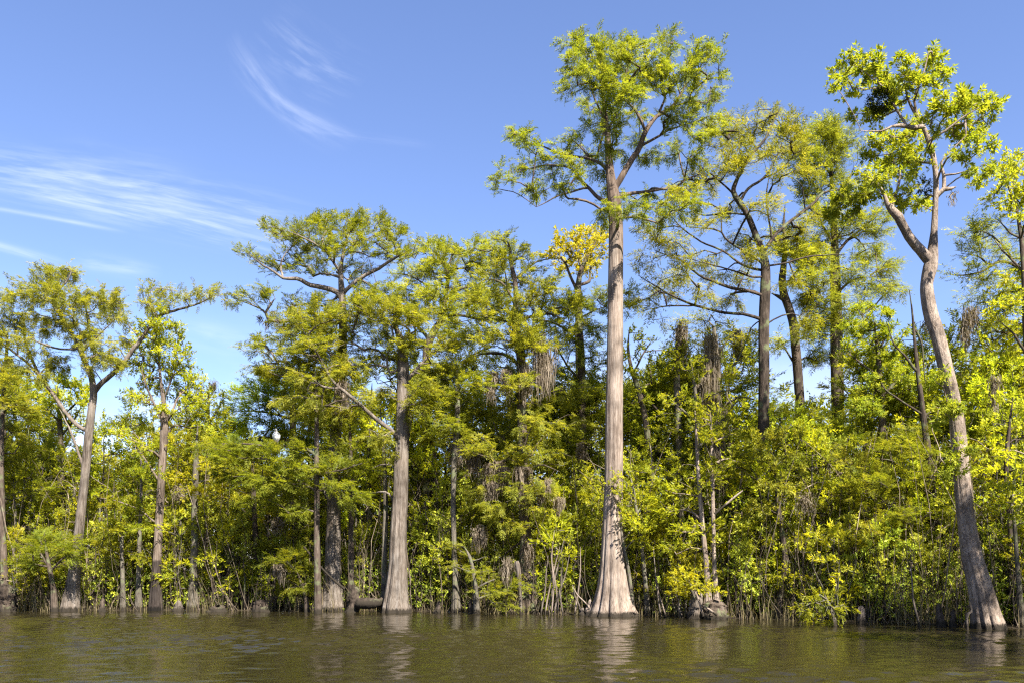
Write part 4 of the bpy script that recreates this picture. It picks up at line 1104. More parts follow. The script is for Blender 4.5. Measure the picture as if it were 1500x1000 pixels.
# back row
for kind, px, dY, top in [
    ('round', -130, 7, 590), ('round', -60, 8, 560), ('round', 10, 6.5, 560), ('cypress', 40, 8, 575), ('round', 150, 8, 640), ('cypress', 195, 7.5, 610), ('round', 255, 8, 640), ('dark', 300, 7, 650), ('round', 350, 8, 660), ('dark', 395, 9, 665),
    ('round', 440, 7.5, 640), ('lime', 480, 9, 600), ('cypress', 525, 8, 590), ('lime', 560, 9, 590), ('round', 600, 8, 600), ('cypress', 650, 9, 575), ('dark', 690, 8, 590), ('lime', 715, 9.5, 560), ('cypress', 750, 8.5, 600), ('round', 800, 9, 590), ('cypress', 830, 8, 560),
    ('dark', 868, 9, 600), ('cypress', 925, 8.5, 560), ('round', 960, 8, 560), ('lime', 1000, 8.5, 545), ('round', 1040, 9, 580), ('dark', 1080, 8, 580), ('lime', 1135, 8, 590), ('round', 1165, 9, 600), ('lime', 1198, 7.5, 590), ('round', 1258, 8.5, 580), ('cypress', 1300, 9, 560),
    ('dark', 1340, 8, 560), ('round', 1375, 9, 560), ('round', 1430, 8, 520), ('lime', 1460, 7.5, 510), ('round', 1500, 8, 500), ('cypress', 1015, 6.5, 500), ('cypress', 1070, 7.5, 500), ('round', 1100, 7, 580), ('cypress', 1150, 5, 590), ('lime', 1190, 5, 585), ('cypress', 1215, 5, 600), ('cypress', 1265, 7, 510), ('round', 1320, 6.5, 520), ('cypress', 1360, 7.5, 490),
    ('lime', 1405, 6.5, 500), ('cypress', 1450, 9, 470), ('round', 1485, 6, 520), ('cypress', 945, 7, 545), ('cypress', 985, 9.5, 520), ('round', 75, 7.5, 610), ('lime', 125, 9, 605), ('round', 215, 9, 615), ('cypress', 330, 9, 610), ('cypress', 265, 9.5, 600),
    ('cypress', 455, 9.5, 560), ('cypress', 505, 8.5, 545), ('cypress', 580, 9, 540), ('cypress', 625, 7.5, 545), ('round', 670, 8, 560), ('cypress', 720, 7.5, 540), ('cypress', 775, 7, 545), ('lime', 815, 8, 560), ('cypress', 860, 8, 540), ('cypress', 20, 9, 545), ('round', -20, 7, 550),
    ('round', 1560, 8, 500), ('cypress', 1640, 8, 480), ('round', 1720, 8, 500)]:
    plant(kind, px, dY, top + RNG.uniform(-8, 8), 'back')

seen_lab = {}
for kind, k, px, x, Y, sz, sxy, row in sorted(placed, key=lambda q: q[2] if q[2] >= 104 else 104 - q[2]):
    m = max([i for i in range(len(MARK)) if MARK[i][0] <= px], default=-1)
    key = (kind, row, m)
    seen_lab[key] = seen_lab.get(key, 0) + 1
    o = ORD[seen_lab[key] - 1]
    where = {'front': 'by the water', 'middle': 'behind the shore', 'back': 'deep in the wood'}[row]
    if m >= 0:
        lab = f"{LOOK[kind]} {where}, {o} one right of the {MARK[m][1]}"
    else:
        lab = f"{LOOK[kind]} {where}, {o} one left of the leftmost forked cypress"
    grp = {'front': 'shrubs along the waterline', 'middle': 'understory trees behind the shore', 'back': 'trees deeper in the wood'}[row]
    pr = PROTO[kind][k]
    ang = RNG.uniform(0, 2 * PI)
    sc = (sxy, sxy, sz)
    if pr.name not in used_proto:
        used_proto[pr.name] = 1
        pr.location, pr.rotation_euler, pr.scale = (x, Y, 0.0), (0, 0, ang), sc
        pr['label'], pr['group'] = lab, grp
        if kind.startswith('shrub'):
            pr['category'] = 'shrub'
    else:
        c = copy_thing(pr, (x, Y, 0.0), ang, sc, lab, grp)
        if kind.startswith('shrub'):
            c['category'] = 'shrub'
for ks in PROTO.values():
    for pr in ks:
        if pr.name not in used_proto:
            for ch in list(pr.children):
                bpy.data.objects.remove(ch)
            bpy.data.objects.remove(pr)

# low sprays reaching out over the water, each a small plant of its own
traced_tree('young_cypress', 'low young cypress with flat layered sprays just left of the mossy middle trunk', 'tree', YT(898.5),
            [(698, 898.5, 12), (697, 870, 8), (694, 840, 6), (688, 815, 5), (680, 800, 3)], [[(696, 860, 4), (720, 850, 3), (745, 848, 2)], [(694, 842, 4), (670, 830, 3), (655, 828, 2)], [(690, 822, 3), (715, 815, 2)], [(697, 875, 4), (730, 868, 3), (760, 862, 2)]],
            [(672, 800, 20, 5), (690, 812, 24, 5), (665, 826, 18, 4), (712, 845, 26, 5), (740, 848, 26, 5), (755, 858, 20, 5), (720, 865, 26, 6), (745, 872, 24, 6), (700, 835, 20, 5), (735, 885, 22, 5)], 'cypress', 'bark_grey', 90, dens=16, sides=(8, 4), tint0=0.6, upward=0.05, size=0.8, deep=1.2, bf=0.4)
traced_tree('bank_shrub', 'willow-leaved shrub drooping its narrow lime leaves onto the water', 'shrub', YT(915) - 0.4,
            [(1222, 915, 8), (1220, 900, 6), (1214, 885, 5), (1208, 870, 3)], [[(1218, 892, 4), (1195, 882, 3), (1180, 890, 2), (1170, 905, 1.5)], [(1218, 895, 4), (1235, 885, 3), (1240, 900, 2)]],
            [(1210, 872, 18, 8), (1190, 882, 22, 9), (1225, 885, 18, 10), (1178, 898, 16, 8), (1205, 898, 26, 10), (1235, 902, 10, 10), (1190, 908, 18, 5), (1215, 912, 22, 4)], 'narrow', 'bark_grey', 91, dens=18, sides=(7, 4), tint0=0.5, size=0.8, upward=-0.1, deep=1.4, bf=0.4)
traced_tree('bank_shrub', 'leafy lime shrub growing over the stumps under the white-barked slender trunk', 'shrub', YT(905) - 0.1,
            [(1022, 905, 10), (1020, 880, 6), (1012, 860, 5), (1008, 840, 3)], [[(1016, 870, 3), (1035, 850, 3), (1045, 835, 2)], [(1012, 862, 3), (990, 850, 2), (980, 842, 2)]],
            [(985, 845, 18, 9), (1005, 835, 20, 10), (1030, 832, 20, 12), (1045, 845, 14, 12), (1015, 855, 26, 9), (990, 862, 20, 7), (1035, 862, 18, 8)], 'broad', 'bark_grey', 92, dens=15, sides=(7, 4), tint0=0.55, bf=0.4)
traced_tree('bank_shrub', 'bright leafy shrub in front of the leftmost forked trunk', 'shrub', YT(894.8) - 0.2,
            [(80, 894.8, 12), (78, 860, 8), (72, 830, 6), (68, 805, 4), (65, 780, 2)], [[(75, 840, 4), (95, 815, 3), (112, 805, 2)], [(72, 828, 4), (50, 800, 3), (35, 795, 2)]],
            [(45, 800, 22, 10), (70, 790, 24, 12), (95, 800, 22, 12), (60, 815, 28, 10), (90, 822, 24, 9), (112, 810, 14, 9), (70, 835, 26, 8), (35, 825, 16, 8)], 'cypress', 'bark_brown', 93, dens=14, sides=(7, 4), tint0=0.62, bf=0.4)
traced_tree('bank_shrub', 'low bright spray of leaves beside the dark stump left of the flat-topped trunk', 'shrub', YT(895.5) - 0.2,
            [(450, 895.5, 9), (448, 875, 6), (440, 850, 4), (432, 830, 2)], [[(446, 865, 3), (425, 850, 2), (405, 845, 2)], [(444, 858, 3), (460, 850, 2)]],
            [(405, 858, 18, 4), (425, 862, 20, 5), (450, 852, 18, 6), (440, 835, 20, 7), (415, 820, 22, 7), (435, 812, 20, 7), (395, 800, 16, 6)], 'cypress', 'bark_brown', 94, dens=15, sides=(7, 4), tint0=0.6, bf=0.4)
traced_tree('bank_shrub', 'gold-green leafy bush holding to the right flank of the tallest trunk', 'shrub', YT(901) - 0.5,
            [(926, 901, 9), (925, 870, 6), (920, 830, 5), (912, 790, 4), (908, 755, 3), (906, 735, 2)], [[(912, 790, 3), (935, 760, 3), (950, 745, 2)], [(910, 770, 3), (898, 745, 2)], [(908, 755, 3), (925, 730, 2)]],
            [(905, 722, 14, 8), (922, 715, 20, 9), (945, 725, 22, 10), (912, 740, 14, 8), (935, 745, 26, 10), (960, 740, 20, 10), (930, 765, 20, 9), (955, 765, 22, 9), (940, 790, 22, 8)], 'lime', 'bark_grey', 95, dens=11, sides=(7, 4), tint0=0.55, size=0.85, bf=0.4)


# unseen cypresses added beyond the right of the frame to shade the lower bank
for i, (x, Y, sz, wd, lab) in enumerate([(19.0, 19.5, 1.75, 1.5, 'unseen tall cypress added for shade beyond the right edge, nearest to the leaning tree'), (24.5, 18.0, 1.9, 1.6, 'unseen tall cypress added for shade beyond the right edge, farthest out'), (14.6, 17.2, 1.25, 1.15, 'unseen shorter cypress added for shade beyond the right edge, nearest the boat')]):
    pr = PROTO['cypress'][i % 2]
    copy_thing(pr, (x, Y, 0.0), 1.3 * i, (wd, wd, sz), lab, None)['group'] = 'unseen cypresses added for shade on the right'

# ================================================================== SPANISH MOSS
def moss(px, py, Y, wpx, drop, label, seed, dens=1.0):
    rng = np.random.default_rng(seed)
    b = at(px, py, Y)
    s = Y / F
    W, D = wpx * s, drop * s
    n = int(max(24, 520 * dens * W * max(D, 0.5)))
    nc = 1 if W < 0.75 else int(round(W / 0.2))
    cx_ = rng.uniform(-W / 2, W / 2, nc)
    cz_ = rng.uniform(-0.5, 0.35, nc) * D
    cl_ = rng.uniform(0.3, 1.0, nc) * D
    cy_ = rng.normal(0, 0.25, nc)
    ci = rng.integers(0, nc, n)
    x = cx_[ci] + rng.normal(0, 0.08 if nc > 1 else max(0.035, W * 0.25), n)
    top = np.stack([x, cy_[ci] + rng.normal(0, 0.06, n), cz_[ci] + rng.normal(0, 0.05, n) + (rng.uniform(-0.55, 0.1, n) * D if nc == 1 else 0.0)], 1)
    ln = cl_[ci] * (0.12 + 0.88 * rng.uniform(0.0, 1.0, n) ** 1.35)
    k = 5
    t = np.linspace(0, 1, k)
    wob = np.cumsum(rng.normal(0, 0.04, (n, k, 3)), 1) * np.array([1, 1, 0.2])
    c = top[:, None] + np.stack([0 * t, 0 * t, -t], 1)[None] * ln[:, None, None] + wob
    pull = (1 - 0.35 * t)[None, :]
    ang = rng.uniform(0, PI, n)
    sd = np.stack([np.cos(ang), np.sin(ang), 0 * ang], 1)[:, None] * (rng.uniform(0.007, 0.019, n)[:, None, None] * np.array([0.8, 1, 1, 0.8, 0.2])[None, :, None])
    v = np.stack([c - sd, c + sd], 2).reshape(n, k * 2, 3)
    q = np.array([[2 * i, 2 * i + 1, 2 * i + 3, 2 * i + 2] for i in range(k - 1)])
    mb = MB()
    Q = (q[None] + (np.arange(n) * k * 2)[:, None, None]).reshape(-1, 4)
    mb.add(v.reshape(-1, 3), Q, np.repeat(np.clip(rng.normal(0.5, 0.25, n), 0, 1), k - 1))
    o = mb.obj('spanish_moss', M['moss'], None, tint=True, loc=tuple(b))
    tag(o, label, 'moss', 'grey moss hanging from the limbs')


MOSS = [
    (738, 535, 36.8, 41, 53, 'grey moss curtain in long tails, upper left of the moss-hung trunk'), (763, 535, 36.8, 14, 55, 'narrow grey moss tail hanging along the upper moss-hung trunk'), (800, 505, 36.8, 24, 60, 'ragged moss beard hanging nearest the tallest trunk, left of it'),
    (745, 690, 36.8, 72, 46, 'widest moss curtain, slanting across the middle of the moss-hung trunk'), (708, 700, 36.8, 14, 48, 'thin moss tail at the low end of the slanting curtain'), (805, 715, 36.8, 36, 34, 'moss fringe to the right of the moss-hung trunk at mid height'),
    (738, 812, 36.0, 15, 34, 'moss tuft draped on the grey snag near the water'), (708, 770, 36.8, 19, 30, 'small moss fringe above the low layered young cypress'), (768, 795, 36.8, 12, 50, 'moss beard on the mossy trunk foot, beside the snag'),
    (1046, 500, 37.5, 19, 126, 'long grey moss sleeve down the front of the moss-wrapped trunk'), (1027, 555, 37.5, 26, 63, 'broad moss curtain hanging left of the moss-wrapped trunk'), (1062, 590, 37.5, 19, 51, 'moss hanging right of the moss-wrapped trunk under a limb'), (1048, 600, 37.4, 17, 115, 'lower moss sleeve on the moss-wrapped trunk'),
    (997, 478, 38.2, 14, 67, 'moss beard covering the short broken stub'), (1085, 480, 37.8, 14, 57, 'thin moss tail just left of the dark airy cypress trunk'),
    (424, 706, 39.5, 7, 30, 'single pale moss tail below the bird, in front of dark leaves'), (396, 762, 38.6, 13, 25, 'small moss pad on a bare twig left of the flat-topped trunk'), (405, 828, 37.8, 26, 28, 'moss net sagging low over the bank, left of the flat-topped trunk'),
    (1412, 452, 33.5, 22, 34, 'moss bundle against the sky, right of the leaning trunk'), (1426, 446, 33.8, 11, 46, 'longer thin moss tail, right of the leaning trunk'), (1353, 450, 28.2, 7, 28, 'tiny moss tuft on the leaning trunk under its fork'),
    (1393, 279, 27.8, 4, 20, 'moss wisp under the small knobbed limb of the leaning tree'), (1450, 560, 31.5, 12, 46, 'moss tail in the leaves right of the leaning trunk'), (543, 690, 41.5, 22, 30, 'moss cap on the pale stem left of the broken-topped trunk'),
    (395, 462, 38.6, 31, 18, 'moss fringe under the lowest left limb of the flat-topped cypress'), (502, 555, 38.0, 17, 41, 'moss clump on the upper flat-topped trunk'), (690, 655, 39.5, 22, 41, 'moss hanging off the slender grey stem'), (668, 640, 37.6, 19, 51, 'pale moss strip down the slender grey stem'),
    (1175, 720, 32.0, 26, 30, 'moss tangle in the shaded leaves left of the waterside branch'), (255, 720, 38.4, 17, 30, 'moss tuft just right of the slim pale trunk'), (795, 480, 36.8, 24, 32, 'moss fringe under the level limb left of the tallest trunk'), (850, 660, 40.0, 12, 41, 'moss strip on the far trunk left of the tallest one'),
    (312, 560, 42.8, 12, 18, 'dry moss tuft topping the yellow-green crown right of the slim trunk'),
]
for i, (px, py, Y, w, d, lab) in enumerate(MOSS):
    moss(px, py, Y, w, d, lab, 200 + i)

# mistletoe ball and a dark nest-like clump high in the leaning tree
for (px, py, Y, r, lab, sd) in [(1290, 148, 28.0, 12.5, 'dark mistletoe ball high in the leaning tree, among lit leaves', 301), (1354, 274, 28.2, 6, 'small dark clump on the leaning tree where the upright stem starts its leaves', 302)]:
    rng = np.random.default_rng(sd)
    b = at(px, py, Y)
    n = int(2.2 * r * r)
    v = rng.normal(0, 1, (n, 3))
    v /= np.linalg.norm(v, axis=1, keepdims=True)
    rr = r * Y / F * rng.uniform(0.3, 1.0, n) ** 0.6
    mb = MB()
    pos = v * rr[:, None] * np.array([1.15, 1, 0.9])
    put_sprays(mb, 'small', pos, v + rng.normal(0, 0.5, v.shape), np.full(n, 0.22), rng)
    o = mb.obj('mistletoe', M['mistletoe'], None, tint=True, loc=tuple(b))
    tag(o, lab, 'mistletoe')

# ================================================================== BIRD
bird_m, nt_, o_ = new_mat('white_plumage')
_p = N(nt_, 'ShaderNodeBsdfPrincipled')
_n = N(nt_, 'ShaderNodeTexNoise')
_n.inputs['Scale'].default_value = 30
_r = ramp(nt_, [(0.3, (0.55, 0.54, 0.50)), (0.6, (0.78, 0.77, 0.73))])
nt_.links.new(_n.outputs['Fac'], _r.inputs[0])
nt_.links.new(_r.outputs[0], _p.inputs['Base Color'])
_p.inputs['Roughness'].default_value = 0.8
nt_.links.new(_p.outputs[0], o_.inputs['Surface'])


def plain(name, col, rough=0.7):
    m, nt, o = new_mat(name)
    p = N(nt, 'ShaderNodeBsdfPrincipled')
    n = N(nt, 'ShaderNodeTexNoise')
    n.inputs['Scale'].default_value = 25
    r = ramp(nt, [(0.3, tuple(c * 0.75 for c in col)), (0.7, tuple(c * 1.2 for c in col))])
    nt.links.new(n.outputs['Fac'], r.inputs[0])
    nt.links.new(r.outputs[0], p.inputs['Base Color'])
    p.inputs['Roughness'].default_value = rough
    nt.links.new(p.outputs[0], o.inputs['Surface'])
    return m


M['bill'] = plain('bill_grey', (0.16, 0.12, 0.09))
M['wing'] = plain('wing_grey', (0.42, 0.41, 0.39))
bY = 36.75
bb = at(404.5, 651.0, bY)
bird = thing('bird', 'white wading bird perched upright on the level limb, its neck drawn in', 'bird', tuple(bb))
mb = MB()
# one continuous body: tail, belly, breast, hunched neck, head
pts = np.array([(0.00, 0.10, 0.13), (0, 0.085, 0.18), (0, 0.06, 0.26), (0, 0.03, 0.36), (0, 0.0, 0.45), (0, -0.02, 0.52), (0, -0.035, 0.565), (0, -0.05, 0.60), (0, -0.07, 0.64), (0, -0.09, 0.668), (0, -0.105, 0.685)])
rad = np.array([0.012, 0.05, 0.10, 0.135, 0.13, 0.105, 0.072, 0.052, 0.05, 0.042, 0.012])
sp, sr = smooth_line(pts, rad, 0.03)
tube(mb, sp, sr, 18)
body = mb.obj('body', bird_m, bird, smooth=True)
for sx in (-1, 1):
    mb = MB()
    w = np.array([(sx * 0.10, 0.0, 0.50), (sx * 0.125, 0.02, 0.42), (sx * 0.115, 0.05, 0.32), (sx * 0.075, 0.09, 0.22), (sx * 0.03, 0.12, 0.12)])
    sp, sr = smooth_line(w, [0.03, 0.055, 0.055, 0.04, 0.01], 0.03)
    tube(mb, sp, sr, 10)
    mb.obj('wing', M['wing'], bird, smooth=True)
    mb = MB()
    sp, sr = smooth_line([(sx * 0.045, 0.02, 0.26), (sx * 0.045, -0.005, 0.13), (sx * 0.045, 0.012, 0.012)], [0.02, 0.011, 0.011], 0.03)
    tube(mb, sp, sr, 8)
    for a in (-0.5, 0.0, 0.5, 3.1):
        tube(mb, [(sx * 0.045, 0.012, 0.012), (sx * 0.045 + 0.03 * math.sin(a), 0.012 - 0.03 * math.cos(a), 0.014), (sx * 0.045 + 0.055 * math.sin(a), 0.012 - 0.055 * math.cos(a), 0.002)], [0.009, 0.008, 0.003], 6)
    mb.obj('leg', M['bill'], bird, smooth=True)
mb = MB()
sp, sr = smooth_line([(0, -0.085, 0.655), (0.01, -0.15, 0.61), (0.015, -0.185, 0.54), (0.015, -0.20, 0.47)], [0.024, 0.018, 0.011, 0.004], 0.02)
tube(mb, sp, sr, 8)
mb.obj('bill', M['bill'], bird, smooth=True)
mb = MB()
for sx in (-1, 1):
    tube(mb, [(sx * 0.030, -0.098, 0.662), (sx * 0.036, -0.101, 0.662), (sx * 0.041, -0.104, 0.662)], [0.009, 0.008, 0.001], 8)
mb.obj('eyes', M['bark_dark'], bird, smooth=True)


# ================================================================== WATERLINE DETAILS
def stump(px, wpx, hpx, name, label, bark, seed, dy=0.0, lean=0.0, grp=None, pointed=True):
    rng = np.random.default_rng(seed)
    Y = bank_Y(px) - 0.15 + dy
    b = at(px, bank_py(px), Y)
    b[2] = 0
    s = Y / F
    H, r = hpx * s, wpx * 0.5 * s
    z = np.array([-0.3, 0.0, 0.3, 0.6, 0.85, 1.0]) * H
    z[0] = -0.3
    prof = np.array([1.15, 1.0, 0.75, 0.58, 0.42, 0.08]) if pointed else np.array([1.2, 1.0, 0.82, 0.75, 0.72, 0.25])
    pts = np.stack([lean * np.maximum(z, 0), 0 * z + rng.normal(0, 0.02, 6), z], 1)
    pts, rad = smooth_line(pts, r * prof, 0.06)
    mb = MB()
    tube(mb, pts, rad, 30, 0.2, np.full(len(pts), 0.26), rng, rough=0.10)
    o = mb.obj(name, M[bark], None, smooth=True, loc=tuple(b))
    tag(o, label, 'stump' if name == 'tree_stump' else 'cypress knee', grp)


KN = [
    (262, 14, 16, 'cypress_knee', 'small pale cypress knee right of the slim pale trunk', 'bark_cyp', 0.0), (320, 26, 8, 'tree_stump', 'low wide brown stump between the slim and flat-topped trunks', 'bark_brown', 0.0), (383, 22, 16, 'tree_stump', 'black root-mass stump left of the flat-topped trunk', 'bark_dark', 0.0),
    (517, 18, 38, 'tree_stump', 'black upright stump at the left end of the fallen log', 'bark_dark', 0.1), (640, 10, 18, 'cypress_knee', 'slim knee right of the broken-topped trunk', 'bark_brown', 0.2), (862, 11, 24, 'cypress_knee', 'pale blunt knee just left of the tallest trunk', 'bark_tall', 0.1),
    (853, 8, 12, 'cypress_knee', 'tiny knee left of the blunt one by the tallest trunk', 'bark_cyp', 0.0), (1018, 20, 40, 'tree_stump', 'grey ragged stump under the white-barked slender trunk', 'bark_cyp', 0.1), (1046, 34, 26, 'tree_stump', 'wide dark root clump right of the ragged stump', 'bark_brown', 0.1),
    (1378, 14, 34, 'cypress_knee', 'tall knee in the shade left of the leaning trunk base', 'bark_brown', -0.1), (1396, 10, 26, 'cypress_knee', 'narrow knee closest to the leaning trunk base', 'bark_brown', 0.0), (10, 26, 40, 'tree_stump', 'shaggy stump cluster at the left edge', 'bark_dark', 0.0),
    (1262, 12, 26, 'tree_stump', 'reddish broken stub right of the drooping waterside shrub', 'bark_bay', 0.0), (150, 9, 20, 'cypress_knee', 'thin knee among reeds right of the leftmost forked trunk', 'bark_brown', 0.0), (690, 9, 22, 'cypress_knee', 'knee beneath the low layered young cypress', 'bark_dark', 0.0)]
for i, (px, w, h, nm, lab, bk, ln) in enumerate(KN):
    stump(px, w, h, nm, lab, bk, 400 + i, lean=ln, pointed=(nm == 'cypress_knee'))

# fallen log left of the broken-topped trunk
mb = MB()
Yl = bank_Y(545) - 0.3
lp, lr = smooth_line([at(520, 884, Yl), at(540, 884, Yl), at(556, 882, Yl), at(562, 876, Yl)], [0.24, 0.23, 0.20, 0.12], 0.1)
ctr = at(540, 884, Yl)
tube(mb, lp - ctr, lr * np.interp(np.linspace(0, 1, len(lr)), [0, 0.04, 0.3, 1], [0.3, 1, 1.05, 0.9]), 20, 0.22, None, RNG, 0.5, 0.05)
o = mb.obj('fallen_log', M['bark_dark'], None, smooth=True, loc=tuple(ctr))
tag(o, 'dark mossy log lying at the water between the black stump and the broken-topped trunk', 'log')


def snag(lines, Y, name, label, bark, seed, rooted=True):
    rng = np.random.default_rng(seed)
    b = at(lines[0][0][0], lines[0][0][1], Y)
    if rooted:
        b[2] = 0
    mb = MB()
    for l in lines:
        pts = np.array([at(p[0], p[1], Y + (p[3] if len(p) > 3 else 0)) - b for p in l])
        rad = [p[2] * 0.5 * Y / F for p in l]
        if l is lines[0] and rooted:
            pts = np.vstack([pts[0] * np.array([1, 1, 0]) + np.array([0, 0, -0.4]), pts])
            rad = [rad[0]] + rad
        sp, sr = smooth_line(pts, rad, 0.12)
        tube(mb, sp, sr, 8, 0.06, None, rng)
    o = mb.obj(name, M[bark], None, smooth=True, loc=tuple(b))
    tag(o, label, 'dead branch' if name == 'dead_branch' else 'snag')


snag([[(763, 898, 5), (762, 870, 5), (760, 840, 7), (758, 826, 8), (757, 821, 5)]], 35.8, 'broken_snag', 'pale grey snag standing in the water with a blunt top, left of the moss-hung trunk', 'bark_cyp', 501)
snag([[(1417, 924, 4), (1416, 905, 4), (1418, 898, 4), (1423, 895, 3.5), (1420, 880, 2.5)]], 27.2, 'broken_snag', 'bent bare stick rising from the water left of the leaning trunk base', 'bark_cyp', 502)
snag([[(445, 800, 3), (470, 830, 3), (490, 850, 3), (505, 862, 4)]], 37.4, 'dead_branch', 'pale fallen branch leaning across the flat-topped trunk foot', 'bark_cyp', 503, rooted=False)
snag([[(1055, 745, 3), (1075, 728, 3), (1088, 718, 2)], [(1047, 752, 4), (1055, 745, 3)]], 32.7, 'dead_branch', 'bare forked twig pointing right from the reddish pole trunk', 'bark_tall', 504, rooted=False)
snag([[(1030, 902, 4), (1024, 880, 3.5), (1016, 862, 3), (1008, 850, 2)], [(1050, 900, 4), (1036, 890, 3), (1025, 884, 2)]], 32.3, 'dead_branch', 'pale broken branches lying on the stumps right of the tallest trunk', 'bark_tall', 505, rooted=False)
snag([[(398, 775, 2), (415, 765, 2.5), (430, 752, 3), (442, 750, 3)], [(415, 765, 2), (405, 755, 1.5)]], 38.6, 'dead_branch', 'bare twig holding the small moss pad', 'bark_cyp', 506, rooted=False)
snag([[(1346, 912, 3), (1338, 880, 3), (1336, 850, 2), (1334, 830, 1.5)]], 28.6, 'broken_snag', 'thin pale dead stem in the dark gap left of the leaning trunk', 'bark_cyp', 507)

# clusters of bare upright shoots that stay readable one by one
rng = np.random.default_rng(77)
SH = [(772, 30, 'moss-hung trunk'), (805, 60, 'moss-hung trunk')]
shoots = [(793, 895, 812, 803), (799, 896, 800, 820), (803, 897, 790, 826), (808, 897, 776, 812), (812, 897, 812, 834), (818, 898, 800, 805), (824, 898, 830, 822), (842, 899, 800, 850), (850, 899, 856, 840), (868, 900, 856, 838), (968, 903, 800, 957), (975, 903, 846, 962), (1000, 904, 870, 990)]
names = ['leftmost', 'second from left', 'third from left', 'fourth from left', 'fifth from left', 'sixth from left', 'seventh from left']
for i, (x0, y0, y1, x1) in enumerate(shoots):
    Y = bank_Y(x0) - 0.2 + 0.1 * (i % 3)
    if i < 7:
        lab = f'bare pale shoot right of the moss-hung trunk, {names[i]} of the clump'
    elif i < 10:
        lab = f"bare leaning shoot left of the tallest trunk, {['farthest from', 'second nearest to', 'nearest to'][i - 7]} it"
    else:
        lab = f"bare shoot right of the tallest trunk, {['first', 'second', 'third'][i - 10]} from it"
    snag([[(x0, y0, 2.6), ((x0 * 2 + x1) / 3 + rng.uniform(-3, 3), (y0 * 2 + y1) / 3, 2.2), ((x0 + 2 * x1) / 3 + rng.uniform(-3, 3), (y0 + 2 * y1) / 3, 1.7), (x1, y1, 0.8)]], Y, 'bare_shoot', lab, 'bark_tall' if i % 2 else 'bark_cyp', 520 + i)
    bpy.context.scene.collection.objects[-1]['category'] = 'shoot'
    bpy.context.scene.collection.objects[-1]['group'] = 'bare shoots at the waterline'

# reeds: nobody could count them
rng = np.random.default_rng(5)
mb = MB()
n = 22000
px = rng.uniform(-250, 1750, n)
clump = 0.5 + 0.5 * np.sin(px * 0.021 + 1.3) * np.sin(px * 0.0083)
dens = np.interp(px, [-250, 0, 90, 180, 240, 300, 430, 500, 600, 680, 760, 860, 1050, 1110, 1180, 1260, 1500, 1750], [1, 1, 1, 1, .7, .4, .4, .6, .8, 1, .5, .35, .4, 1, .9, .35, .35, .6])
fine_ = np.interp(px, np.linspace(-300, 1800, 240), np.random.default_rng(8).uniform(0, 1, 240) ** 1.6)
keep = rng.random(n) < dens * (0.25 + 0.5 * clump) * (0.15 + 1.6 * fine_)
px = px[keep]
n = len(px)
dY = rng.uniform(-0.15, 2.2, n) ** 1.0
Y = np.interp(px, BANK_PX, [bank_Y(p) for p in BANK_PX]) + dY
X = (px - 750) / F * Y
h = rng.uniform(0.3, 1.8, n) * (0.35 + 0.5 * clump[keep] + 0.5 * fine_[keep])
lean = rng.normal(0, 0.30, (n, 2)) * h[:, None]
w = rng.uniform(0.005, 0.014, n)
ang = rng.uniform(0, PI, n)
sx, sy = np.cos(ang) * w, np.sin(ang) * w
t = np.array([0, 0.5, 1.0])
cx = X[:, None] + lean[:, :1] * t ** 2
cy = Y[:, None] + lean[:, 1:] * t ** 2
cz = -0.1 + (h[:, None] + 0.1) * t * (1 - 0.08 * t)
wid = np.array([1, 0.8, 0.15])
v = np.stack([np.stack([cx - sx[:, None] * wid, cy - sy[:, None] * wid, cz], -1), np.stack([cx + sx[:, None] * wid, cy + sy[:, None] * wid, cz], -1)], 2).reshape(n, 6, 3)
q = np.array([[0, 1, 3, 2], [2, 3, 5, 4]])
mb.add(v.reshape(-1, 3), (q[None] + (np.arange(n) * 6)[:, None, None]).reshape(-1, 4), np.repeat(np.clip(rng.beta(1.2, 2.3, n), 0, 1), 2))
o = mb.obj('reeds', M['reed'], None, tint=True)
o['kind'] = 'stuff'

# thicket of thin stems behind the reeds
mb = MB()
n = 3000
px = rng.uniform(-250, 1750, n)
for i in range(n):
    Yb = float(np.interp(px[i], BANK_PX, [bank_Y(p) for p in BANK_PX])) + rng.uniform(0.0, 7.0) ** 1.0
    x = (px[i] - 750) / F * Yb
    hh = rng.uniform(1.2, 4.6)
    k = 6
    t = np.linspace(0, 1, k)
    ln = rng.normal(0, 0.20, 2) * hh
    bend = rng.normal(0, 0.10, 2) * hh
    pts = np.stack([x + ln[0] * t + bend[0] * np.sin(t * PI), Yb + ln[1] * t + bend[1] * np.sin(t * PI), -0.2 + hh * t], 1)
    pts[1:] += rng.normal(0, 0.03, (k - 1, 3))
    r0 = rng.uniform(0.006, 0.022)
    tube(mb, pts, r0 * (1 - 0.7 * t), 4, 0, None, rng)
o = mb.obj('thicket', M['stem'], None, smooth=True)
o['kind'] = 'stuff'

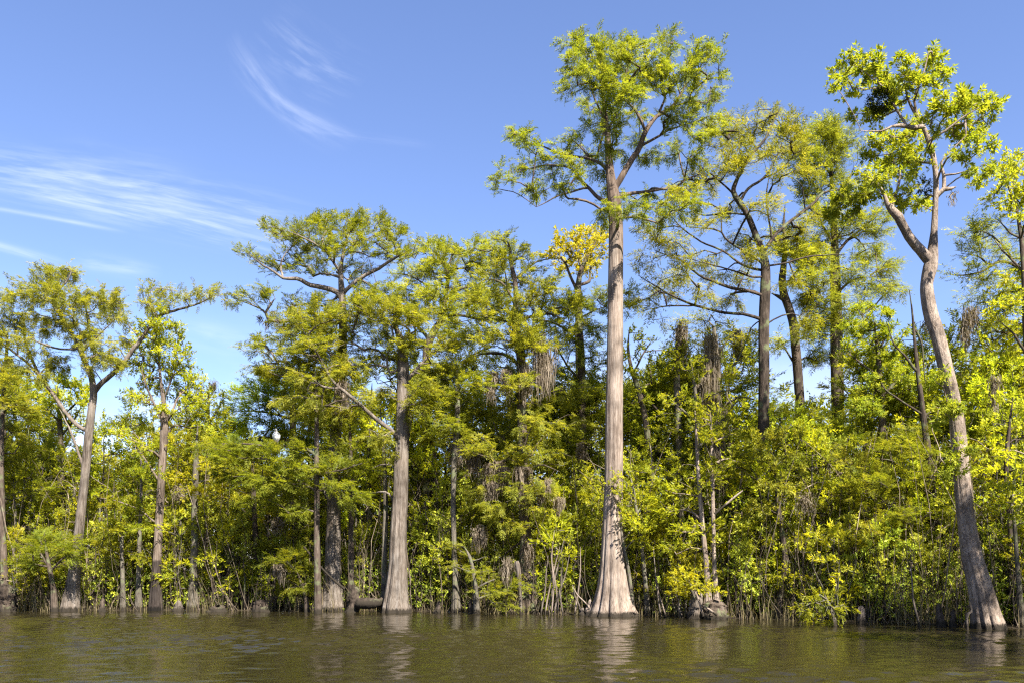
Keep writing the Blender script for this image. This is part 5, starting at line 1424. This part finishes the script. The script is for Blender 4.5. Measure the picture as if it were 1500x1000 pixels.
# taller bare stems and crossing dead limbs deeper in
mb = MB()
n = 1500
px = rng.uniform(-250, 1750, n)
for i in range(n):
    Yb = float(np.interp(px[i], BANK_PX, [bank_Y(p) for p in BANK_PX])) + rng.uniform(0.8, 9.0)
    x = (px[i] - 750) / F * Yb
    k = 7
    t = np.linspace(0, 1, k)
    if rng.random() < 0.5:
        hh = rng.uniform(3.5, 8.0)
        z0 = -0.2
        ln = rng.normal(0, 0.16, 2) * hh
    else:
        hh = rng.uniform(0.5, 2.2)
        z0 = rng.uniform(1.0, 5.8)
        ln = rng.normal(0, 1.1, 2)
    bend = rng.normal(0, 0.08, 2) * hh
    pts = np.stack([x + ln[0] * t + bend[0] * np.sin(t * PI), Yb + ln[1] * t + bend[1] * np.sin(t * PI), z0 + hh * t], 1)
    pts[1:] += rng.normal(0, 0.05, (k - 1, 3))
    tube(mb, pts, rng.uniform(0.012, 0.030) * (1 - 0.75 * t), 4, 0, None, rng)
o = mb.obj('brushwood', M['brush'], None, smooth=True)
o['kind'] = 'stuff'

# low leafy ground cover along the bank
mb = MB()
n = 22000
px = rng.uniform(-300, 1800, n)
Y = np.interp(px, BANK_PX, [bank_Y(p) for p in BANK_PX]) + 0.7 + rng.uniform(0.0, 1.0, n) ** 1.2 * 6.5
pos = np.stack([(px - 750) / F * Y, Y, rng.uniform(0.05, 1.0, n) * np.clip(1.0 + 0.75 * (Y - np.interp(px, BANK_PX, [bank_Y(q) for q in BANK_PX])), 1.0, 5.0)], 1)
put_sprays(mb, 'broad', pos, rng.normal(0, 1, (n, 3)) + np.array([0, 0, 0.8]), rng.uniform(0.16, 0.30, n), rng, tint0=0.3)
o = mb.obj('undergrowth', M['broad_dark'], None, tint=True)
o['kind'] = 'stuff'

# far wood that closes the view between the trees
mb = MB()
n = 46000
X = rng.uniform(-75, 75, n)
top = 10.4 + 1.6 * np.sin(X * 0.23) + 1.1 * np.sin(X * 0.61 + 1.0) + 0.8 * np.sin(X * 1.7)
top = top * np.interp(X / 56 * F + 750, [-200, 60, 120, 400, 700, 1000, 1500], [1.1, 1.0, 0.8, 0.85, 1.1, 1.15, 1.3])
Y = rng.uniform(52, 60, n)
z = top * rng.uniform(0.0, 1, n) ** 0.8
pos = np.stack([X, Y, z], 1)
put_sprays(mb, 'broad', pos, rng.normal(0, 1, (n, 3)) + np.array([0, -0.3, 0.3]), rng.uniform(0.5, 0.9, n), rng, tint0=0.45)
o = mb.obj('far_wood', M['broad_dark'], None, tint=True)
o['kind'] = 'stuff'

# ================================================================== GROUND AND WATER
mg, nt, out = new_mat('swamp_mud')
p = N(nt, 'ShaderNodeBsdfPrincipled')
tc = N(nt, 'ShaderNodeTexCoord')
n1 = N(nt, 'ShaderNodeTexNoise')
n1.inputs['Scale'].default_value = 3.0
n1.inputs['Detail'].default_value = 8
nt.links.new(tc.outputs['Object'], n1.inputs['Vector'])
r1 = ramp(nt, [(0.35, (0.012, 0.009, 0.006)), (0.55, (0.028, 0.021, 0.013)), (0.75, (0.06, 0.045, 0.027))])
nt.links.new(n1.outputs['Fac'], r1.inputs[0])
nt.links.new(r1.outputs[0], p.inputs['Base Color'])
p.inputs['Roughness'].default_value = 0.95
p.inputs['Specular IOR Level'].default_value = 0.1
bp = N(nt, 'ShaderNodeBump')
bp.inputs['Distance'].default_value = 0.1
nt.links.new(n1.outputs['Fac'], bp.inputs['Height'])
nt.links.new(bp.outputs[0], p.inputs['Normal'])
nt.links.new(p.outputs[0], out.inputs['Surface'])

xs = np.unique(np.concatenate([np.linspace(-400, -45, 24), np.linspace(-45, 45, 181), np.linspace(45, 400, 24)]))
ds = np.array([-26, -6, -2.5, -1.2, -0.6, -0.2, 0.1, 0.4, 0.8, 1.4, 2.2, 3.2, 4.5, 6, 8, 11, 15, 20, 30, 50, 90, 180, 360])
zs = np.interp(ds, [-26, -6, -1.2, -0.2, 0.4, 2, 8, 50, 360], [-2.5, -1.6, -0.6, -0.22, -0.03, 0.10, 0.22, 0.4, 0.5])
Xg, Dg = np.meshgrid(xs, ds)
Yg = shore_Y(Xg) + Dg + 0.18 * np.sin(Xg * 2.1) + 0.12 * np.sin(Xg * 5.3 + 1)
Zg = np.repeat(zs[:, None], len(xs), 1) + 0.05 * np.sin(Xg * 3.1 + Dg) * (np.abs(Dg) < 12)
nr, nc = Xg.shape
i = (np.arange(nr - 1)[:, None] * nc + np.arange(nc - 1)[None]).ravel()
mb = MB()
mb.add(np.stack([Xg, Yg, Zg], -1).reshape(-1, 3), np.stack([i, i + 1, i + nc + 1, i + nc], 1))
o = mb.obj('ground', mg, None, smooth=True)
o['kind'] = 'structure'

mw, nt, out = new_mat('river_water')
L = nt.links.new
p = N(nt, 'ShaderNodeBsdfPrincipled')
p.inputs['Base Color'].default_value = (0.016, 0.013, 0.0055, 1)
p.inputs['Roughness'].default_value = 0.015
p.inputs['IOR'].default_value = 1.333
tc = N(nt, 'ShaderNodeTexCoord')
mp = N(nt, 'ShaderNodeMapping')
mp.inputs['Scale'].default_value = (1.0, 1.6, 1.0)
L(tc.outputs['Object'], mp.inputs[0])
n1 = N(nt, 'ShaderNodeTexNoise')
n1.inputs['Scale'].default_value = 9.0
n1.inputs['Detail'].default_value = 4
L(mp.outputs[0], n1.inputs['Vector'])
bp = N(nt, 'ShaderNodeBump')
bp.inputs['Strength'].default_value = 0.6
bp.inputs['Distance'].default_value = 0.012
L(n1.outputs['Fac'], bp.inputs['Height'])
L(bp.outputs[0], p.inputs['Normal'])
L(p.outputs[0], out.inputs['Surface'])

xs = np.unique(np.concatenate([-np.geomspace(26, 320, 30), np.arange(-26, 26.01, 0.075), np.geomspace(26, 320, 30)]))
ys = [9.0]
while ys[-1] < 45:
    ys.append(ys[-1] + 0.040 * max(1.0, ys[-1] / 18))
ys = np.concatenate([np.linspace(-60, 8.8, 60), ys])
Xg, Yg = np.meshgrid(xs, ys)
rng = np.random.default_rng(9)
Zg = np.zeros_like(Xg)
for k in range(64):
    lam = math.exp(rng.uniform(math.log(0.2), math.log(1.3)))
    a = PI / 2 + rng.normal(0, 0.65)
    kx, ky = math.cos(a) * 2 * PI / lam, math.sin(a) * 2 * PI / lam
    Zg += (0.026 * lam / (2 * PI)) * np.sin(Xg * kx + Yg * ky + rng.uniform(0, 6.28) + 0.6 * np.sin(Xg * 0.7 + k) + 0.5 * np.sin(Yg * 0.45 + 2 * k))
gust = 0.80 + 0.35 * np.sin(Xg * 0.33 + 0.4 * Yg) + 0.35 * np.sin(Xg * 0.11 - 0.52 * Yg + 2) + 0.3 * np.clip(-Xg / 8, -0.5, 1)
gust = np.maximum(gust, 0.25)
shelter = np.clip((shore_Y(Xg) - Yg) / 9.0, 0.24, 0.9)
Zg = Zg * gust * shelter * np.clip((26.5 - np.abs(Xg)) / 1.5, 0.0, 1.0)
nr, nc = Xg.shape
i = (np.arange(nr - 1)[:, None] * nc + np.arange(nc - 1)[None]).ravel()
mb = MB()
mb.add(np.stack([Xg, Yg, Zg], -1).reshape(-1, 3), np.stack([i, i + 1, i + nc + 1, i + nc], 1))
o = mb.obj('water', mw, None, smooth=True)
o['kind'] = 'structure'

# ================================================================== SKY, SUN
SUN_EL, SUN_AZ = math.radians(47), math.radians(152)      # azimuth clockwise from +Y: behind the camera, a little to its right
sv = Vector((math.sin(SUN_AZ) * math.cos(SUN_EL), math.cos(SUN_AZ) * math.cos(SUN_EL), math.sin(SUN_EL)))
sun = bpy.data.lights.new('sun', 'SUN')
sun.energy = 5.0
sun.angle = math.radians(0.53)
sun.color = (1.0, 0.945, 0.86)
so = bpy.data.objects.new('sun', sun)
COL.objects.link(so)
so.rotation_euler = sv.to_track_quat('Z', 'Y').to_euler()
so.location = (10, -20, 40)

w = bpy.data.worlds.new('World')
SC.world = w
w.use_nodes = True
nt = w.node_tree
nt.nodes.clear()
L = nt.links.new
out = N(nt, 'ShaderNodeOutputWorld')
bg = N(nt, 'ShaderNodeBackground')
bg.inputs['Strength'].default_value = 0.064
sky = N(nt, 'ShaderNodeTexSky', sky_type='NISHITA')
sky.sun_disc = False
sky.sun_elevation = SUN_EL
sky.sun_rotation = SUN_AZ
sky.air_density = 1.0
sky.dust_density = 0.4
sky.ozone_density = 3.0
tc = N(nt, 'ShaderNodeTexCoord')


def mth(op, a, b=None, c=None, clamp=False):
    n = N(nt, 'ShaderNodeMath', operation=op, use_clamp=clamp)
    for k, x in enumerate((a, b, c)):
        if x is None:
            continue
        if isinstance(x, (int, float)):
            n.inputs[k].default_value = x
        else:
            L(x, n.inputs[k])
    return n.outputs[0]


sp = N(nt, 'ShaderNodeSeparateXYZ')
L(tc.outputs['Generated'], sp.inputs[0])
yy = mth('MAXIMUM', sp.outputs['Y'], 0.02)
U = mth('DIVIDE', sp.outputs['X'], yy)
V = mth('DIVIDE', sp.outputs['Z'], yy)


def wisp(p0, p1, hw, strength, curve=0.0, stretch=9.0, seed=0.0, lo=0.35, hi=0.75, grain=60.0):
    """A cirrus streak in the sky between two directions given by photo pixels."""
    u0, v0 = (p0[0] - 750) / F, (HOR - p0[1]) / F
    u1, v1 = (p1[0] - 750) / F, (HOR - p1[1]) / F
    ln = math.hypot(u1 - u0, v1 - v0)
    dx, dy = (u1 - u0) / ln, (v1 - v0) / ln
    du, dv = mth('SUBTRACT', U, u0), mth('SUBTRACT', V, v0)
    t = mth('ADD', mth('MULTIPLY', du, dx), mth('MULTIPLY', dv, dy))
    d = mth('SUBTRACT', mth('MULTIPLY', dv, dx), mth('MULTIPLY', du, dy))
    tn = mth('DIVIDE', t, ln)
    d = mth('SUBTRACT', d, mth('MULTIPLY', mth('MULTIPLY', tn, mth('SUBTRACT', 1.0, tn)), curve / F * 4))
    w_ = hw / F
    e = mth('DIVIDE', d, w_)
    g = mth('POWER', 2.718, mth('MULTIPLY', mth('MULTIPLY', e, e), -1.0))
    win = mth('MULTIPLY', mth('MULTIPLY', tn, 4.0, clamp=True), mth('MULTIPLY', mth('SUBTRACT', 1.0, tn), 3.0, clamp=True))
    cx = N(nt, 'ShaderNodeCombineXYZ')
    L(mth('DIVIDE', t, stretch), cx.inputs[0])
    L(d, cx.inputs[1])
    cx.inputs[2].default_value = seed
    no = N(nt, 'ShaderNodeTexNoise')
    no.inputs['Scale'].default_value = grain
    no.inputs['Detail'].default_value = 6
    no.inputs['Roughness'].default_value = 0.6
    no.inputs['Distortion'].default_value = 0.3
    L(cx.outputs[0], no.inputs['Vector'])
    mr = N(nt, 'ShaderNodeMapRange', interpolation_type='SMOOTHSTEP')
    mr.inputs['From Min'].default_value = lo
    mr.inputs['From Max'].default_value = hi
    L(no.outputs['Fac'], mr.inputs['Value'])
    return mth('MULTIPLY', mth('MULTIPLY', mth('MULTIPLY', g, win), mr.outputs[0]), strength)


W_ = [
    wisp((-120, 225), (510, 340), 26, 0.7, 6, 10, 1.0, 0.38, 0.78, 100.0),
    wisp((-60, 262), (500, 385), 20, 0.75, 8, 12, 2.0, 0.36, 0.78, 110.0),
    wisp((100, 275), (470, 345), 9, 0.75, 3, 14, 3.0, 0.28, 0.78, 120.0),
    wisp((40, 255), (300, 290), 40, 0.4, 0, 6, 4.0),
    wisp((335, 50), (520, 215), 17, 0.42, -26, 6, 5.0, 0.32, 0.8, 90.0),
    wisp((385, 130), (540, 205), 6, 0.4, -8, 8, 5.5, 0.25, 0.8, 90.0),
    wisp((380, 30), (530, 130), 34, 0.36, -10, 5, 6.0, 0.4, 0.8, 80.0),
    wisp((-60, 298), (190, 342), 3, 0.8, 2, 14, 7.0, 0.15, 0.7),
    wisp((-60, 345), (120, 395), 6, 0.9, 0, 12, 8.0, 0.25),
    wisp((100, 380), (240, 402), 11, 0.5, 0, 6, 9.0, 0.3),
    wisp((420, 185), (640, 215), 5, 0.25, 0, 10, 10.0, 0.3),
    wisp((250, 480), (420, 520), 16, 0.35, 0, 6, 11.0),
]
s_ = W_[0]
for x in W_[1:]:
    s_ = mth('ADD', s_, x)
# low bank of soft white cloud far off, behind the trees
low = N(nt, 'ShaderNodeTexNoise')
low.inputs['Scale'].default_value = 5.0
low.inputs['Detail'].default_value = 6
mpl = N(nt, 'ShaderNodeMapping')
mpl.inputs['Scale'].default_value = (1, 1, 3.0)
L(tc.outputs['Generated'], mpl.inputs[0])
L(mpl.outputs[0], low.inputs['Vector'])
lm = N(nt, 'ShaderNodeMapRange', interpolation_type='SMOOTHSTEP')
lm.inputs['From Min'].default_value = 0.40
lm.inputs['From Max'].default_value = 0.62
L(low.outputs['Fac'], lm.inputs['Value'])
fall = N(nt, 'ShaderNodeMapRange', interpolation_type='SMOOTHSTEP')
fall.inputs['From Min'].default_value = 0.12
fall.inputs['From Max'].default_value = 0.30
fall.inputs['To Min'].default_value = 0.75
fall.inputs['To Max'].default_value = 0.0
L(sp.outputs['Z'], fall.inputs['Value'])
s_ = mth('ADD', s_, mth('MULTIPLY', mth('MULTIPLY', lm.outputs[0], fall.outputs[0]), 1.4))
s_ = mth('MINIMUM', mth('MULTIPLY', s_, 0.42), 0.6)
mx = N(nt, 'ShaderNodeMix', data_type='RGBA')
L(s_, mx.inputs[0])
tn = N(nt, 'ShaderNodeMix', data_type='RGBA', blend_type='MULTIPLY')
tn.inputs[0].default_value = 1.0
L(sky.outputs[0], tn.inputs[6])
tn.inputs[7].default_value = (0.88, 0.85, 1.0, 1)
L(tn.outputs[2], mx.inputs[6])
mx.inputs[7].default_value = (5.6, 5.9, 6.6, 1)
L(mx.outputs[2], bg.inputs['Color'])
L(bg.outputs[0], out.inputs['Surface'])

# ================================================================== CAMERA
cam = bpy.data.cameras.new('camera')
cam.sensor_width = 36.0
cam.lens = 36.0 * F / 1500.0
cam.shift_y = (HOR - 500.0) / 1500.0
cam.clip_start = 0.1
cam.clip_end = 2000
co = bpy.data.objects.new('camera', cam)
COL.objects.link(co)
co.location = (0, 0, EYE)
co.rotation_euler = (PI / 2, 0, 0)
SC.camera = co

SC.view_settings.view_transform = 'Standard'
SC.view_settings.look = 'None'
SC.view_settings.exposure = 2.02
SC.view_settings.gamma = 1.0
SC.render.film_transparent = False
cy = SC.cycles
cy.max_bounces = 6
cy.diffuse_bounces = 5
cy.glossy_bounces = 3
cy.transmission_bounces = 3
cy.transparent_max_bounces = 4
cy.sample_clamp_indirect = 6.0
cy.caustics_reflective = False
cy.caustics_refractive = False
cy.use_denoising = False
cy.filter_width = 1.25
